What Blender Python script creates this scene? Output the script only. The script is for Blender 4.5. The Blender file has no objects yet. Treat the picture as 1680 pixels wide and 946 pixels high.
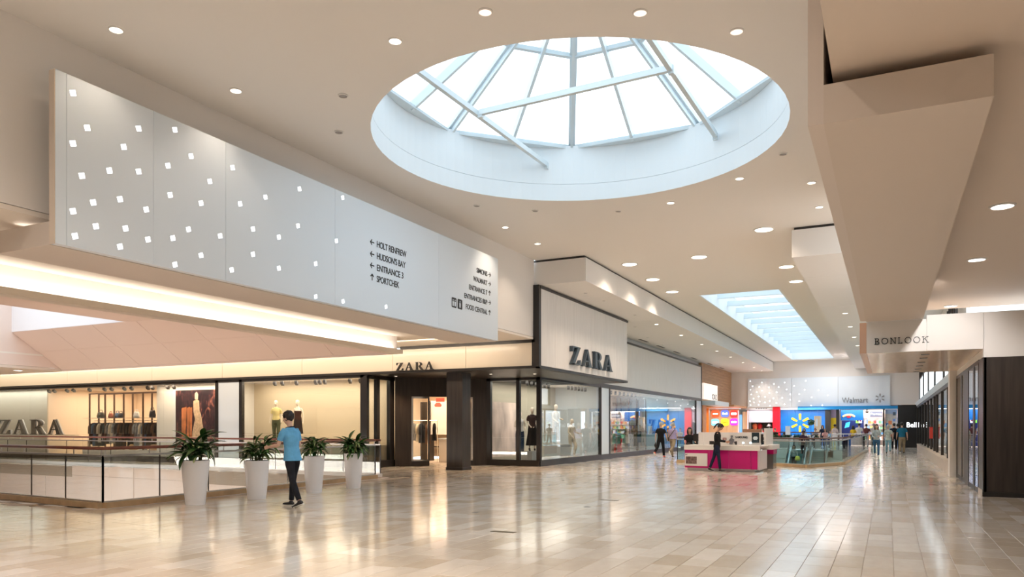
import bpy, bmesh, math, random
from mathutils import Vector, Matrix
R = math.radians
C = bpy.context.scene.collection
scn = bpy.context.scene
random.seed(7)

# ---------------------------------------------------------------- camera, sky, exposure, large lights
cam_d = bpy.data.cameras.new('camera'); cam = bpy.data.objects.new('camera', cam_d); C.objects.link(cam)
YAW = math.atan2(618, 1243)
cam.location = (0, 0, 1.55); cam.rotation_euler = (R(90), 0, YAW)
cam_d.sensor_width = 36; cam_d.lens = 36*1243/1680; cam_d.shift_y = (700-473)/1680
cam_d.clip_start = .05; cam_d.clip_end = 300
scn.camera = cam
world = bpy.data.worlds.new('sky'); scn.world = world; world.use_nodes = True
wn = world.node_tree.nodes; wl = world.node_tree.links; wn.clear()
wo = wn.new('ShaderNodeOutputWorld'); wb = wn.new('ShaderNodeBackground'); wl.new(wb.outputs[0], wo.inputs[0])
wnoise = wn.new('ShaderNodeTexNoise'); wnoise.inputs['Scale'].default_value = 2.2; wnoise.inputs['Detail'].default_value = 5
wr = wn.new('ShaderNodeValToRGB'); wr.color_ramp.elements[0].color = (.70, .87, 1, 1); wr.color_ramp.elements[1].color = (.98, 1, 1, 1)
wl.new(wnoise.outputs[0], wr.inputs[0]); wl.new(wr.outputs[0], wb.inputs[0]); wb.inputs[1].default_value = 2.45
vs = scn.view_settings; scn.display_settings.display_device = 'sRGB'
vs.view_transform = 'Standard'; vs.look = 'None'; vs.exposure = 0.36; vs.gamma = 1; vs.use_curve_mapping = False
cy = scn.cycles
cy.max_bounces = 8; cy.diffuse_bounces = 5; cy.glossy_bounces = 4; cy.transmission_bounces = 4; cy.transparent_max_bounces = 24
cy.caustics_reflective = False; cy.caustics_refractive = False; cy.sample_clamp_indirect = 6; cy.blur_glossy = 1.0
cy.use_denoising = True

def lamp(name, kind, loc, energy, color=(1, 1, 1), rot=(0, 0, 0), size=1, size_y=None, spot=None, blend=.5, parent=None, portal=False):
    d = bpy.data.lights.new(name, kind); o = bpy.data.objects.new(name, d); C.objects.link(o)
    o.location = loc; o.rotation_euler = rot; d.energy = energy; d.color = color
    if kind == 'AREA':
        d.shape = 'RECTANGLE' if size_y else 'SQUARE'; d.size = size
        if size_y: d.size_y = size_y
        if portal: d.cycles.is_portal = True
    elif kind == 'SPOT':
        d.spot_size = R(spot or 90); d.spot_blend = blend; d.shadow_soft_size = size
    else: d.shadow_soft_size = size
    return o
WARM = (1, .80, .60); SOFT = (1, .88, .76)
lamp('skylight_portal', 'AREA', (-5.44, 13.7, 8.46), 1, size=7.8, portal=True)
lamp('skylight_portal', 'AREA', (-5.55, 49.2, 8.25), 1, size=3.0, size_y=34, portal=True)
lamp('skylight_portal', 'AREA', (-5.55, -5, 8.25), 1, size=3.0, size_y=13, portal=True)  # portal for the added, unseen skylight behind the camera
lamp('skylight_portal', 'AREA', (-27.8, 12.7, 7.45), 1, size=6.6, size_y=10.6, portal=True)

# ---------------------------------------------------------------- materials
MATS = {}
def mat(name, col=(.8, .8, .8), rough=.5, metal=0, emis=None, es=1, noise=0, nscale=6, coat=0, spec=None, stretch=None):
    if name in MATS: return MATS[name]
    m = bpy.data.materials.new(name); m.use_nodes = True; MATS[name] = m
    nt = m.node_tree; b = nt.nodes['Principled BSDF']
    b.inputs['Base Color'].default_value = (*col, 1); b.inputs['Roughness'].default_value = rough; b.inputs['Metallic'].default_value = metal
    if coat: b.inputs['Coat Weight'].default_value = coat; b.inputs['Coat Roughness'].default_value = .08
    if spec is not None: b.inputs['Specular IOR Level'].default_value = spec
    if emis: b.inputs['Emission Color'].default_value = (*emis, 1); b.inputs['Emission Strength'].default_value = es
    if noise:
        tc = nt.nodes.new('ShaderNodeTexCoord'); mp = nt.nodes.new('ShaderNodeMapping'); n = nt.nodes.new('ShaderNodeTexNoise')
        n.inputs['Scale'].default_value = nscale; n.inputs['Detail'].default_value = 4
        if stretch: mp.inputs['Scale'].default_value = stretch
        nt.links.new(tc.outputs['Object'], mp.inputs[0]); nt.links.new(mp.outputs[0], n.inputs['Vector'])
        r = nt.nodes.new('ShaderNodeValToRGB')
        r.color_ramp.elements[0].position = .3; r.color_ramp.elements[1].position = .7
        r.color_ramp.elements[0].color = (*[c*(1-noise) for c in col], 1); r.color_ramp.elements[1].color = (*[min(1, c*(1+noise*.6)) for c in col], 1)
        nt.links.new(n.outputs[0], r.inputs[0]); nt.links.new(r.outputs[0], b.inputs['Base Color'])
    return m
def glass(name, tint=(1, 1, 1), ior=1.5, rough=0.0, boost=1.0):
    if name in MATS: return MATS[name]
    m = bpy.data.materials.new(name); m.use_nodes = True; MATS[name] = m
    nt = m.node_tree; nt.nodes.clear()
    o = nt.nodes.new('ShaderNodeOutputMaterial'); mx = nt.nodes.new('ShaderNodeMixShader'); t = nt.nodes.new('ShaderNodeBsdfTransparent')
    g = nt.nodes.new('ShaderNodeBsdfGlossy'); f = nt.nodes.new('ShaderNodeLayerWeight'); f.inputs['Blend'].default_value = .5
    pw = nt.nodes.new('ShaderNodeMath'); pw.operation = 'POWER'; pw.inputs[1].default_value = 4.0
    ma = nt.nodes.new('ShaderNodeMath'); ma.operation = 'MULTIPLY_ADD'; ma.inputs[1].default_value = .9; ma.inputs[2].default_value = .045*boost; ma.use_clamp = True
    t.inputs[0].default_value = (*tint, 1); g.inputs['Roughness'].default_value = rough
    nt.links.new(f.outputs['Facing'], pw.inputs[0]); nt.links.new(pw.outputs[0], ma.inputs[0]); nt.links.new(ma.outputs[0], mx.inputs[0]); nt.links.new(t.outputs[0], mx.inputs[1]); nt.links.new(g.outputs[0], mx.inputs[2])
    nt.links.new(mx.outputs[0], o.inputs[0])
    return m
def stone_mat():
    m = bpy.data.materials.new('limestone_tile'); m.use_nodes = True; nt = m.node_tree; b = nt.nodes['Principled BSDF']
    N = nt.nodes.new; L = nt.links.new
    g = N('ShaderNodeNewGeometry'); oi = N('ShaderNodeObjectInfo'); ad = N('ShaderNodeMath'); ad.operation = 'ADD'; fr = N('ShaderNodeMath'); fr.operation = 'FRACT'
    L(g.outputs['Random Per Island'], ad.inputs[0]); L(oi.outputs['Random'], ad.inputs[1]); L(ad.outputs[0], fr.inputs[0])
    r = N('ShaderNodeValToRGB'); cr = r.color_ramp; cr.interpolation = 'LINEAR'
    cr.elements[0].color = (.60, .52, .42, 1); cr.elements[1].color = (.84, .80, .75, 1)
    for p, c in ((.12, (.66, .585, .49, 1)), (.45, (.71, .645, .565, 1)), (.75, (.76, .705, .64, 1))):
        e = cr.elements.new(p); e.color = c
    L(fr.outputs[0], r.inputs[0])
    n = N('ShaderNodeTexNoise'); n.inputs['Scale'].default_value = 3.5; n.inputs['Detail'].default_value = 7; n.inputs['Roughness'].default_value = .65
    tc = N('ShaderNodeNewGeometry'); mp = N('ShaderNodeMapping'); mp.inputs['Scale'].default_value = (1.6, .8, 1); L(tc.outputs['Position'], mp.inputs[0]); L(mp.outputs[0], n.inputs['Vector'])
    r2 = N('ShaderNodeValToRGB'); r2.color_ramp.elements[0].position = .3; r2.color_ramp.elements[0].color = (.91, .89, .86, 1); r2.color_ramp.elements[1].position = .65; r2.color_ramp.elements[1].color = (1, 1, 1, 1)
    L(n.outputs[0], r2.inputs[0])
    v = N('ShaderNodeTexNoise'); v.inputs['Scale'].default_value = 38; v.inputs['Detail'].default_value = 3; L(tc.outputs['Position'], v.inputs['Vector'])
    r3 = N('ShaderNodeValToRGB'); r3.color_ramp.elements[0].position = .27; r3.color_ramp.elements[0].color = (.55, .45, .35, 1); r3.color_ramp.elements[1].position = .33; r3.color_ramp.elements[1].color = (1, 1, 1, 1)
    L(v.outputs[0], r3.inputs[0])
    m1 = N('ShaderNodeMixRGB'); m1.blend_type = 'MULTIPLY'; m1.inputs[0].default_value = 1; L(r.outputs[0], m1.inputs[1]); L(r2.outputs[0], m1.inputs[2])
    m2 = N('ShaderNodeMixRGB'); m2.blend_type = 'MULTIPLY'; m2.inputs[0].default_value = .0; L(m1.outputs[0], m2.inputs[1]); L(r3.outputs[0], m2.inputs[2])
    L(m2.outputs[0], b.inputs['Base Color'])
    rr = N('ShaderNodeMapRange'); rr.inputs['To Min'].default_value = .115; rr.inputs['To Max'].default_value = .13; L(n.outputs[0], rr.inputs[0]); L(rr.outputs[0], b.inputs['Roughness'])
    b.inputs['IOR'].default_value = 1.6
    return m
M = dict(
    tile=stone_mat(),
    grout=mat('grout', (.42, .36, .30), .7),
    ceil=mat('ceiling_paint', (.82, .79, .755), .75),
    white=mat('white_paint', (.80, .78, .76), .55),
    wallp=mat('fascia_paint', (.82, .79, .76), .6),
    drum=mat('drum_white', (.80, .86, .90), .6),
    steel=mat('painted_steel', (.66, .75, .80), .4),
    panel=mat('panel_skylit_white', (.77, .85, .93), .4),  # white board; the skylight's bluish tint is mixed into this colour
    tan=mat('tan_paint', (.74, .64, .55), .6),
    brown=mat('taupe_paint', (.70, .62, .56), .6),
    pink=mat('coffer_paint', (.80, .655, .58), .65),
    cream=mat('cream_fascia', (.88, .78, .64), .3, coat=.2),
    black=mat('black_metal', (.018, .015, .014), .32),
    dark=mat('bronze_metal', (.035, .027, .022), .4, noise=.3, nscale=3),
    darkwood=mat('dark_cladding', (.030, .022, .018), .38, noise=.5, nscale=2, stretch=(6, 6, .4)),
    signw=mat('whitewashed_board', (.80, .78, .76), .45, noise=.07, nscale=3, stretch=(8, 8, .35)),
    wood=mat('handrail_wood', (.20, .065, .045), .35, noise=.3, nscale=4),
    oak=mat('oak_wood', (.50, .27, .12), .45, noise=.25, nscale=2.5, stretch=(.6, .6, 8)),
    orange=mat('orange_wood', (.72, .30, .08), .5, noise=.2, nscale=2),
    curb=mat('tan_stone', (.55, .385, .22), .3, noise=.18, nscale=4),
    curbp=mat('pale_stone', (.60, .50, .40), .35, noise=.15, nscale=4),
    metal=mat('brushed_metal', (.62, .62, .62), .28, metal=.9),
    chrome=mat('chrome', (.8, .8, .8), .12, metal=1),
    g=glass('storefront_glass', (.96, .98, .98), 1.5, 0, 1.9),
    gr=glass('railing_glass', (.94, .97, .96), 1.5, 0, 1.3),
    gt=glass('teal_glass', (.74, .90, .90), 1.5, 0, 1.6),
    gs=glass('skylight_glass', (.97, .99, 1), 1.45),
    lamp=mat('lamp_glow', (1, 1, 1), .5, emis=(1, .86, .68), es=5),
    lampw=mat('lamp_glow_white', (1, 1, 1), .5, emis=(1, .97, .95), es=4),
    off=mat('lamp_unlit', (.30, .27, .25), .3),
    sq=mat('lit_square', (1, 1, 1), .5, emis=(.93, .97, 1), es=1.6),
    skin=mat('skin', (.55, .32, .22), .55), skin2=mat('skin_fair', (.68, .44, .34), .55), skin3=mat('skin_dark', (.20, .10, .065), .55),
    hair=mat('hair_black', (.015, .012, .012), .5), hairb=mat('hair_brown', (.06, .03, .02), .5), hairg=mat('hair_grey', (.45, .43, .40), .6),
)

# ---------------------------------------------------------------- mesh builder
def worldloc(o):
    v = Vector((0, 0, 0))
    while o: v += o.location; o = o.parent
    return v
class MB:
    def __init__(s): s.v = []; s.f = []
    def add(s, vs_, fs): n = len(s.v); s.v += [tuple(p) for p in vs_]; s.f += [tuple(i+n for i in f) for f in fs]; return s
    def box(s, x0, y0, z0, x1, y1, z1):
        return s.add([(x0,y0,z0),(x1,y0,z0),(x1,y1,z0),(x0,y1,z0),(x0,y0,z1),(x1,y0,z1),(x1,y1,z1),(x0,y1,z1)],
                     [(0,3,2,1),(4,5,6,7),(0,1,5,4),(1,2,6,5),(2,3,7,6),(3,0,4,7)])
    def bar(s, a, b, w, h, up=(0, 0, 1)):          # oriented beam from a to b
        a = Vector(a); b = Vector(b); d = (b-a).normalized(); u = Vector(up); x = d.cross(u)
        if x.length < 1e-4: x = d.cross(Vector((1, 0, 0)))
        x.normalize(); u = x.cross(d).normalized(); x *= w/2; u *= h/2
        vs_ = [p+q for p in (a, b) for q in (-x-u, x-u, x+u, -x+u)]
        return s.add(vs_, [(0,3,2,1),(4,5,6,7),(0,1,5,4),(1,2,6,5),(2,3,7,6),(3,0,4,7)])
    def slab(s, pts, z0, z1):                      # vertical prism over polygon
        n = len(pts); area = sum(pts[i][0]*pts[(i+1)%n][1]-pts[(i+1)%n][0]*pts[i][1] for i in range(n))
        if area < 0: pts = pts[::-1]
        return s.add([(x, y, z0) for x, y in pts]+[(x, y, z1) for x, y in pts],
                     [tuple(range(n-1, -1, -1)), tuple(range(n, 2*n))]+[(i, (i+1) % n, (i+1) % n+n, i+n) for i in range(n)])
    def plate(s, pts, O, U, V, N, d):              # polygon in the U,V plane, extruded d along N
        O = Vector(O); U = Vector(U); V = Vector(V); N = Vector(N); n = len(pts)
        q = [O+U*a+V*b for a, b in pts]
        return s.add(q+[p+N*d for p in q], [tuple(range(n-1, -1, -1)), tuple(range(n, 2*n))]+[(i, (i+1) % n, (i+1) % n+n, i+n) for i in range(n)])
    def tube(s, pts, r, n=10, flat=1.0, upv=None):
        pts = [Vector(p) for p in pts]; k = len(pts); r = r if isinstance(r, (list, tuple)) else [r]*k
        b0 = len(s.v); up = Vector(upv) if upv else None
        for i, p in enumerate(pts):
            d = (pts[min(i+1, k-1)]-pts[max(i-1, 0)]).normalized()
            if up is None: up = Vector((0, 0, 1)) if abs(d.z) < .9 else Vector((0, 1, 0))
            x = d.cross(up).normalized(); u = x.cross(d).normalized(); up = u
            for j in range(n):
                a = 2*math.pi*j/n; q = p+x*(math.cos(a)*r[i])+u*(math.sin(a)*r[i]*flat); s.v.append(tuple(q))
        for i in range(k-1):
            for j in range(n):
                s.f.append((b0+i*n+j, b0+i*n+(j+1) % n, b0+(i+1)*n+(j+1) % n, b0+(i+1)*n+j))
        s.f.append(tuple(b0+j for j in range(n-1, -1, -1))); s.f.append(tuple(b0+(k-1)*n+j for j in range(n)))
        return s
    def rings(s, rg, n=20):                        # (cx,cy,z,rx,ry) ellipses, capped
        b0 = len(s.v); k = len(rg)
        for cx, cy_, z, rx, ry in rg:
            for j in range(n):
                a = 2*math.pi*j/n; s.v.append((cx+math.cos(a)*rx, cy_+math.sin(a)*ry, z))
        for i in range(k-1):
            for j in range(n):
                s.f.append((b0+i*n+j, b0+i*n+(j+1) % n, b0+(i+1)*n+(j+1) % n, b0+(i+1)*n+j))
        s.f.append(tuple(b0+j for j in range(n-1, -1, -1))); s.f.append(tuple(b0+(k-1)*n+j for j in range(n)))
        return s
    def ball(s, c, rx, ry=None, rz=None, n=14, m=9):
        ry = ry or rx; rz = rz or rx
        return s.rings([(c[0], c[1], c[2]-rz*math.cos(math.pi*max(.04, min(m-.04, i))/m), rx*math.sin(math.pi*max(.04, min(m-.04, i))/m), ry*math.sin(math.pi*max(.04, min(m-.04, i))/m)) for i in range(m+1)], n)
    def build(s, name, m, parent=None, smooth=False, kind=None, bevel=0):
        me = bpy.data.meshes.new(name); o = bpy.data.objects.new(name, me); C.objects.link(o)
        w = worldloc(parent) if parent else Vector((0, 0, 0))
        me.from_pydata([(v[0]-w.x, v[1]-w.y, v[2]-w.z) for v in s.v], [], s.f); me.materials.append(m); me.update()
        if smooth: me.polygons.foreach_set('use_smooth', [True]*len(me.polygons))
        if parent: o.parent = parent
        if kind: o['kind'] = kind
        if bevel:
            b = o.modifiers.new('bevel', 'BEVEL'); b.width = bevel; b.segments = 2; b.limit_method = 'ANGLE'
        return o
def tag(o, label=None, cat=None, group=None, kind=None):
    if label: o['label'] = label
    if cat: o['category'] = cat
    if group: o['group'] = group
    if kind: o['kind'] = kind
    return o
def thing(name, label, cat, loc, group=None):
    o = bpy.data.objects.new(name, None); C.objects.link(o); o.location = loc; o.empty_display_size = .1
    return tag(o, label, cat, group)
def struct(name, loc=(0, 0, 0)):
    o = bpy.data.objects.new(name, None); C.objects.link(o); o.location = loc; o['kind'] = 'structure'; return o
def dup(o, parent=None):
    c = o.copy(); C.objects.link(c); c.parent = parent
    for ch in o.children: dup(ch, c)
    return c
def box(name, m, parent, *a, **k): return MB().box(*a).build(name, m, parent, **k)
def text_curve(body, m, parent, O, rot, size, extrude=.01, name='lettering', align='LEFT', sx=1.0, space=1.0, bold=0):
    cu = bpy.data.curves.new(name, 'FONT'); cu.body = body; cu.size = size; cu.extrude = extrude; cu.align_x = align; cu.space_character = space; cu.offset = bold
    cu.materials.append(m); o = bpy.data.objects.new(name, cu); C.objects.link(o); w = worldloc(parent) if parent else Vector((0, 0, 0))
    o.location = Vector(O)-w; o.rotation_euler = rot; o.scale = (sx, 1, 1)
    if parent: o.parent = parent
    return o
def text(body, m, parent, O, rot, size, extrude=.01, name='lettering', sx=1.0, space=1.0, bold=0, width=None):
    o = text_curve(body, m, None, (0, 0, 0), (0, 0, 0), size, extrude, name, 'LEFT', 1, space, bold)
    dg = bpy.context.evaluated_depsgraph_get(); me = bpy.data.meshes.new_from_object(o.evaluated_get(dg)); cu = o.data; bpy.data.objects.remove(o); bpy.data.curves.remove(cu)
    xs_ = [v.co.x for v in me.vertices]; k = (width/max(xs_)) if width else sx
    rm = __import__('mathutils').Euler(rot).to_matrix().to_4x4() @ Matrix.Diagonal((k, 1, 1, 1)); me.transform(rm)
    if not me.materials: me.materials.append(m)
    o = bpy.data.objects.new(name, me); C.objects.link(o); w = worldloc(parent) if parent else Vector((0, 0, 0)); o.location = Vector(O)-w
    if parent: o.parent = parent
    return o
ORD = ['first', 'second', 'third', 'fourth', 'fifth', 'sixth', 'seventh', 'eighth', 'ninth', 'tenth', 'eleventh', 'twelfth']
FACE_X = (R(90), 0, R(90))     # text on a wall facing +X, reading along +Y
FACE_Y = (R(90), 0, 0)         # text on a wall facing -Y, reading along +X
ZC = 7.1; ZL = 4.46; CX0, CY0, CR = -5.44, 13.71, 3.91
XF = -10.57; XR = -.42

# ---------------------------------------------------------------- floor
fl = MB()
for p in ([(-45,-14),(7,-14),(7,9.4),(-13.4,9.4),(-17.3,9.75),(-19.5,10.0),(-45,10.0)],
          [(-13.4,9.4),(7,9.4),(7,19.1),(-13.75,19.1)],
          [(-45,20.2),(-38,20.2),(-13.75,19.1),(7,19.1),(7,30.7),(-45,30.7)],
          [(-45,10.0),(-38,10.0),(-38,20.2),(-45,20.2)],
          [(-20,30.7),(-2.86,30.7),(-4.27,32),(-8.3,33),(-8.3,54.6),(-20,54.6)],
          [(-2.86,30.7),(7,30.7),(7,54.6),(-1.3,54.6),(-1.7,33.9)],
          [(-20,54.6),(7,54.6),(7,84),(-20,84)]):
    fl.slab(p, -.5, -.006)
floor = fl.build('floor', M['grout']); floor['kind'] = 'structure'
SW, SOFF = .307, .049
tvar = {}
def tile_mesh(L_):
    if L_ in tvar: return tvar[L_]
    g = .0022; w = SW/2-g; l = L_/2-g; b = .002
    me = bpy.data.meshes.new('tile')
    vs_ = [(-w,-l,-.006),(w,-l,-.006),(w,l,-.006),(-w,l,-.006),(-w,-l,-b),(w,-l,-b),(w,l,-b),(-w,l,-b),(-w+b,-l+b,0),(w-b,-l+b,0),(w-b,l-b,0),(-w+b,l-b,0)]
    fs = [(i, (i+1) % 4, (i+1) % 4+4, i+4) for i in range(4)]+[(i+4, (i+1) % 4+4, (i+1) % 4+8, i+8) for i in range(4)]+[(8, 9, 10, 11)]
    me.from_pydata(vs_, [], fs); me.materials.append(M['tile']); me.update(); tvar[L_] = me; return me
def inside(x, y):
    if y > 9.2 and y < 19.3 and x < -13.2 and x > -38.2: return False
    if y > 30.5 and y < 54.8 and -8.5 < x < -1.2: 
        if y < 33.2: return (x > -1.7 or x < -8.3) or y < 32.0-(x+4.27)*.25-.25 and x < -4 or (x >= -4 and y < 31.7 - (x+4)*.9 - .3)
        return False
    return True
FW = (-math.sin(YAW), math.cos(YAW)); RT = (math.cos(YAW), math.sin(YAW))
cand = []
k0 = int((-45-SOFF)/SW)
LENS = (.46, .6, .72, .84)
for k in range(k0, int(6.5/SW)):
    xc = SOFF+SW*(k+.5); y = -12+random.random()*.8
    while y < 67:
        L_ = random.choice(LENS); yc = y+L_/2; y += L_
        if (xc < -20 and not (yc < 9.4 or 19.3 < yc < 22.9)): continue
        if xc < -12.3 and yc > 27.2: continue
        if xc > 2.0 and yc > 19.8: continue
        if not inside(xc, yc): continue
        d = xc*FW[0]+yc*FW[1]; l = xc*RT[0]+yc*RT[1]
        px = 840+1243*l/d if d > .5 else 1e9; py = 700+1243*1.55/d if d > .5 else 1e9
        vis = -60 < px < 1740 and py < 985
        cand.append((0 if vis else 1, d, xc, yc, L_))
cand.sort()
rest = MB()
for i, (nv, d, xc, yc, L_) in enumerate(cand):
    if i < 296:
        o = bpy.data.objects.new('tile', tile_mesh(L_)); C.objects.link(o); o.location = (xc, yc, 0); o.parent = floor
    else:
        g = .0025; w = SW/2-g; l = L_/2-g
        rest.add([(xc-w,yc-l,-.006),(xc+w,yc-l,-.006),(xc+w,yc+l,-.006),(xc-w,yc+l,-.006),(xc-w,yc-l,0),(xc+w,yc-l,0),(xc+w,yc+l,0),(xc-w,yc+l,0)],
                 [(4,5,6,7),(0,1,5,4),(1,2,6,5),(2,3,7,6),(3,0,4,7)])
tag(rest.build('tiling', M['tile'], floor), kind='stuff')
low = struct('floor_lower'); box('slab', M['curb'], low, -45, -14, -5.4, 7, 84, -5.2)

# ---------------------------------------------------------------- main ceiling with round and long skylights
ce = MB()
S = 4.2
x0, x1, y0, y1 = CX0-S, CX0+S, CY0-S, CY0+S
n = 64
circ = [(CX0+CR*math.cos(2*math.pi*i/n), CY0+CR*math.sin(2*math.pi*i/n)) for i in range(n)]
def sqp(i):
    a = 2*math.pi*i/n; c, s_ = math.cos(a), math.sin(a); m_ = max(abs(c), abs(s_)); return (CX0+S*c/m_, CY0+S*s_/m_)
for i in range(n):
    a, b = circ[i], circ[(i+1) % n]; p, q = sqp(i), sqp(i+1)
    ce.add([(*a, ZC), (*b, ZC), (*q, ZC), (*p, ZC)], [(0, 1, 2, 3)])
for a in ((XF, -14, XR, -12), (XF, 2, XR, y0), (XF, y0, x0, y1), (x1, y0, XR, y1), (XF, y1, XR, 32.2), (XF, 66.3, XR, 67.5),
          (XF, 32.2, -7.12, 66.3), (-3.98, 32.2, XR, 66.3), (XF, -12, -7.12, 2), (-3.98, -12, XR, 2)):
    ce.add([(a[0], a[1], ZC), (a[2], a[1], ZC), (a[2], a[3], ZC), (a[0], a[3], ZC)], [(0, 3, 2, 1)])
ceil = ce.build('ceiling', M['ceil']); ceil['kind'] = 'structure'
# round drum
dz = MB()
for zz0, zz1, rr0, rr1 in ((ZC, 7.50, CR, CR), (7.50, 7.50, CR, CR+.02), (7.50, 7.508, CR+.02, CR+.02), (7.508, 7.508, CR+.02, CR), (7.508, 8.45, CR, CR), (8.45, 8.45, CR, CR+.45)):
    for i in range(96):
        a, b = 2*math.pi*i/96, 2*math.pi*(i+1)/96
        dz.add([(CX0+rr0*math.cos(a), CY0+rr0*math.sin(a), zz0), (CX0+rr0*math.cos(b), CY0+rr0*math.sin(b), zz0),
                (CX0+rr1*math.cos(b), CY0+rr1*math.sin(b), zz1), (CX0+rr1*math.cos(a), CY0+rr1*math.sin(a), zz1)], [(0, 1, 2, 3)])
drum = dz.build('wall_drum', M['drum'], smooth=False); drum['kind'] = 'structure'
sl = struct('window_1', (CX0, CY0, 8.45))
AP = 10.75; RO = CR+.22
def rp(a, t, dz_=0):            # point on rib at angle a, t=0 base, t=1 apex
    rr = RO*(1-t); return (CX0+rr*math.cos(R(a)), CY0+rr*math.sin(R(a)), 8.47+(AP-8.47)*t+dz_)
for k in range(8):
    a = 113+45*k; rm = RO*math.cos(R(22.5))
    MB().bar(rp(a, 0), rp(a, .97), .16, .10).bar(rp(a, 0, -.1), rp(a, .97, -.1), .06, .16).build('rib', M['steel'], sl)
    am = a+22.5
    def mp_(t, dz_=0): rr = rm*(1-t); return (CX0+rr*math.cos(R(am)), CY0+rr*math.sin(R(am)), 8.47+(AP-8.47)*t+dz_)
    MB().bar(mp_(0, -.03), mp_(.97, -.03), .07, .20).build('rib', M['steel'], sl)
    MB().bar(rp(a, .0, .0), rp(a+45, .0, .0), .12, .10).build('base_rail', M['steel'], sl)
    for aa, pf, qf in ((a, rp, None), (a, None, rp)):
        if pf: A_, B_ = rp(a, .53), mp_(.53)
        else: A_, B_ = mp_(.53), rp(a+45, .53)
        MB().bar(A_, B_, .10, .09).build('purlin', M['steel'], sl)
    for P0, P1 in (((lambda t: rp(a, t, .03)), (lambda t: mp_(t, .03))), ((lambda t: mp_(t, .03)), (lambda t: rp(a+45, t, .03)))):
        for t0, t1 in ((0, .53), (.53, .99)):
            q = [P0(t0), P1(t0), P1(t1), P0(t1)]
            MB().add(q+[(p[0], p[1], p[2]+.02) for p in q], [(3,2,1,0),(4,5,6,7),(0,1,5,4),(1,2,6,5),(2,3,7,6),(3,0,4,7)]).build('pane', M['gs'], sl)
# curb ring between drum and the octagon
kr = MB()
for i in range(8):
    a, b = rp(113+45*i, 0), rp(158+45*i, 0)
    kr.bar((a[0], a[1], 8.42), (b[0], b[1], 8.42), .3, .06)
kr.build('kerb', M['steel'], sl)
tb = struct('trim_1', (CX0, CY0, 8))
MB().bar((-7.52, 17.0, 7.98), (-7.64, 10.6, 8.0), .09, .11).build('tie_beam', M['steel'], tb)
MB().bar((-3.42, 16.9, 7.98), (-3.60, 10.3, 8.0), .09, .11).build('tie_beam', M['steel'], tb)
MB().bar((-7.52, 13.64, 8.0), (-3.46, 13.48, 8.0), .09, .11).build('tie_beam', M['steel'], tb)
for p in ((-7.52, 17.02, 7.98), (-3.42, 16.95, 7.98), (-7.5, 13.64, 8.0), (-3.5, 13.48, 8.0)):
    MB().box(p[0]-.05, p[1]-.04, p[2]-.11, p[0]+.05, p[1]+.04, p[2]+.04).build('bracket', M['steel'], tb)
# long skylights: well walls, cross beams, glazing
for wi, (ya, yb) in enumerate(((32.2, 66.3), (-12, 2))):  # second one, behind the camera, is unseen and added to light the near floor
    w = struct('window_%d' % (wi+2), (-5.55, (ya+yb)/2, 7.2))
    MB().box(-7.2, ya, ZC-.001, -7.12, yb, 8.2).build('well_side', M['drum'], w); MB().box(-3.98, ya, ZC-.001, -3.90, yb, 8.2).build('well_side', M['drum'], w)
    MB().box(-7.2, ya-.08, ZC-.001, -3.9, ya, 8.2).build('well_end', M['drum'], w); MB().box(-7.2, yb, ZC-.001, -3.9, yb+.08, 8.2).build('well_end', M['drum'], w)
    y = ya+1.2; i = 0
    while y < yb:
        MB().box(-7.12, y-.05, 7.50, -3.98, y+.05, 7.74).build('beam', mat('beam_grey', (.66, .77, .83), .5), w)
        for xx in (-6.3, -5.5, -4.7): MB().bar((xx, y, 7.8), (xx+.25, y+1.1, 7.95), .04, .04).build('strut', M['steel'], w) if i % 2 == 0 else None
        MB().box(-7.12, y+.07-(1.2 if i == 0 else 0), 8.15, -3.98, min(y+2.35, yb), 8.17).build('pane', M['gs'], w)
        y += 2.4; i += 1

# ---------------------------------------------------------------- left fascia wall, lower ceiling, coffer
wl_ = struct('wall_left'); wf = MB()
wf.box(XF-.25, -14, ZL+.08, XF, 22.9, ZC); wf.build('fascia', M['wallp'], wl_)
lc = struct('ceiling_lower')
HX0, HX1, HY0, HY1 = -31.2, -14.3, 5.5, 20.15       # coffer opening (bottom)
lm = MB()
for a in ((-45, -14, XF, HY0), (HX1, HY0, XF, HY1), (-45, HY0, HX0, HY1), (-45, HY1, XF, 23.3)):
    lm.box(a[0], a[1], ZL, a[2], a[3], ZL+.07)
lm.build('soffit', mat('lower_soffit_paint', (.84, .77, .69), .6), lc)
# hanging lip round the coffer
lip = struct('trim_2')
MB().box(HX1, HY0, 3.9, HX1+.30, HY1+.12, 4.03).build('lip', mat('lip_paint', (.74, .66, .56), .55), lip)
MB().box(HX1, HY0, 4.03, HX1+.08, HY1+.1, ZL).build('upstand', M['white'], lip)
MB().box(HX0+.002, HY1, 3.9, HX1-.002, HY1+.12, 4.03).box(HX0, HY1+.02, 4.03, HX1, HY1+.08, ZL).build('lip', M['pink'], lip)
MB().box(-45, HY0, 3.9, HX0, HY1+.12, 4.0).build('lip', M['tan'], lip)
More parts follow.
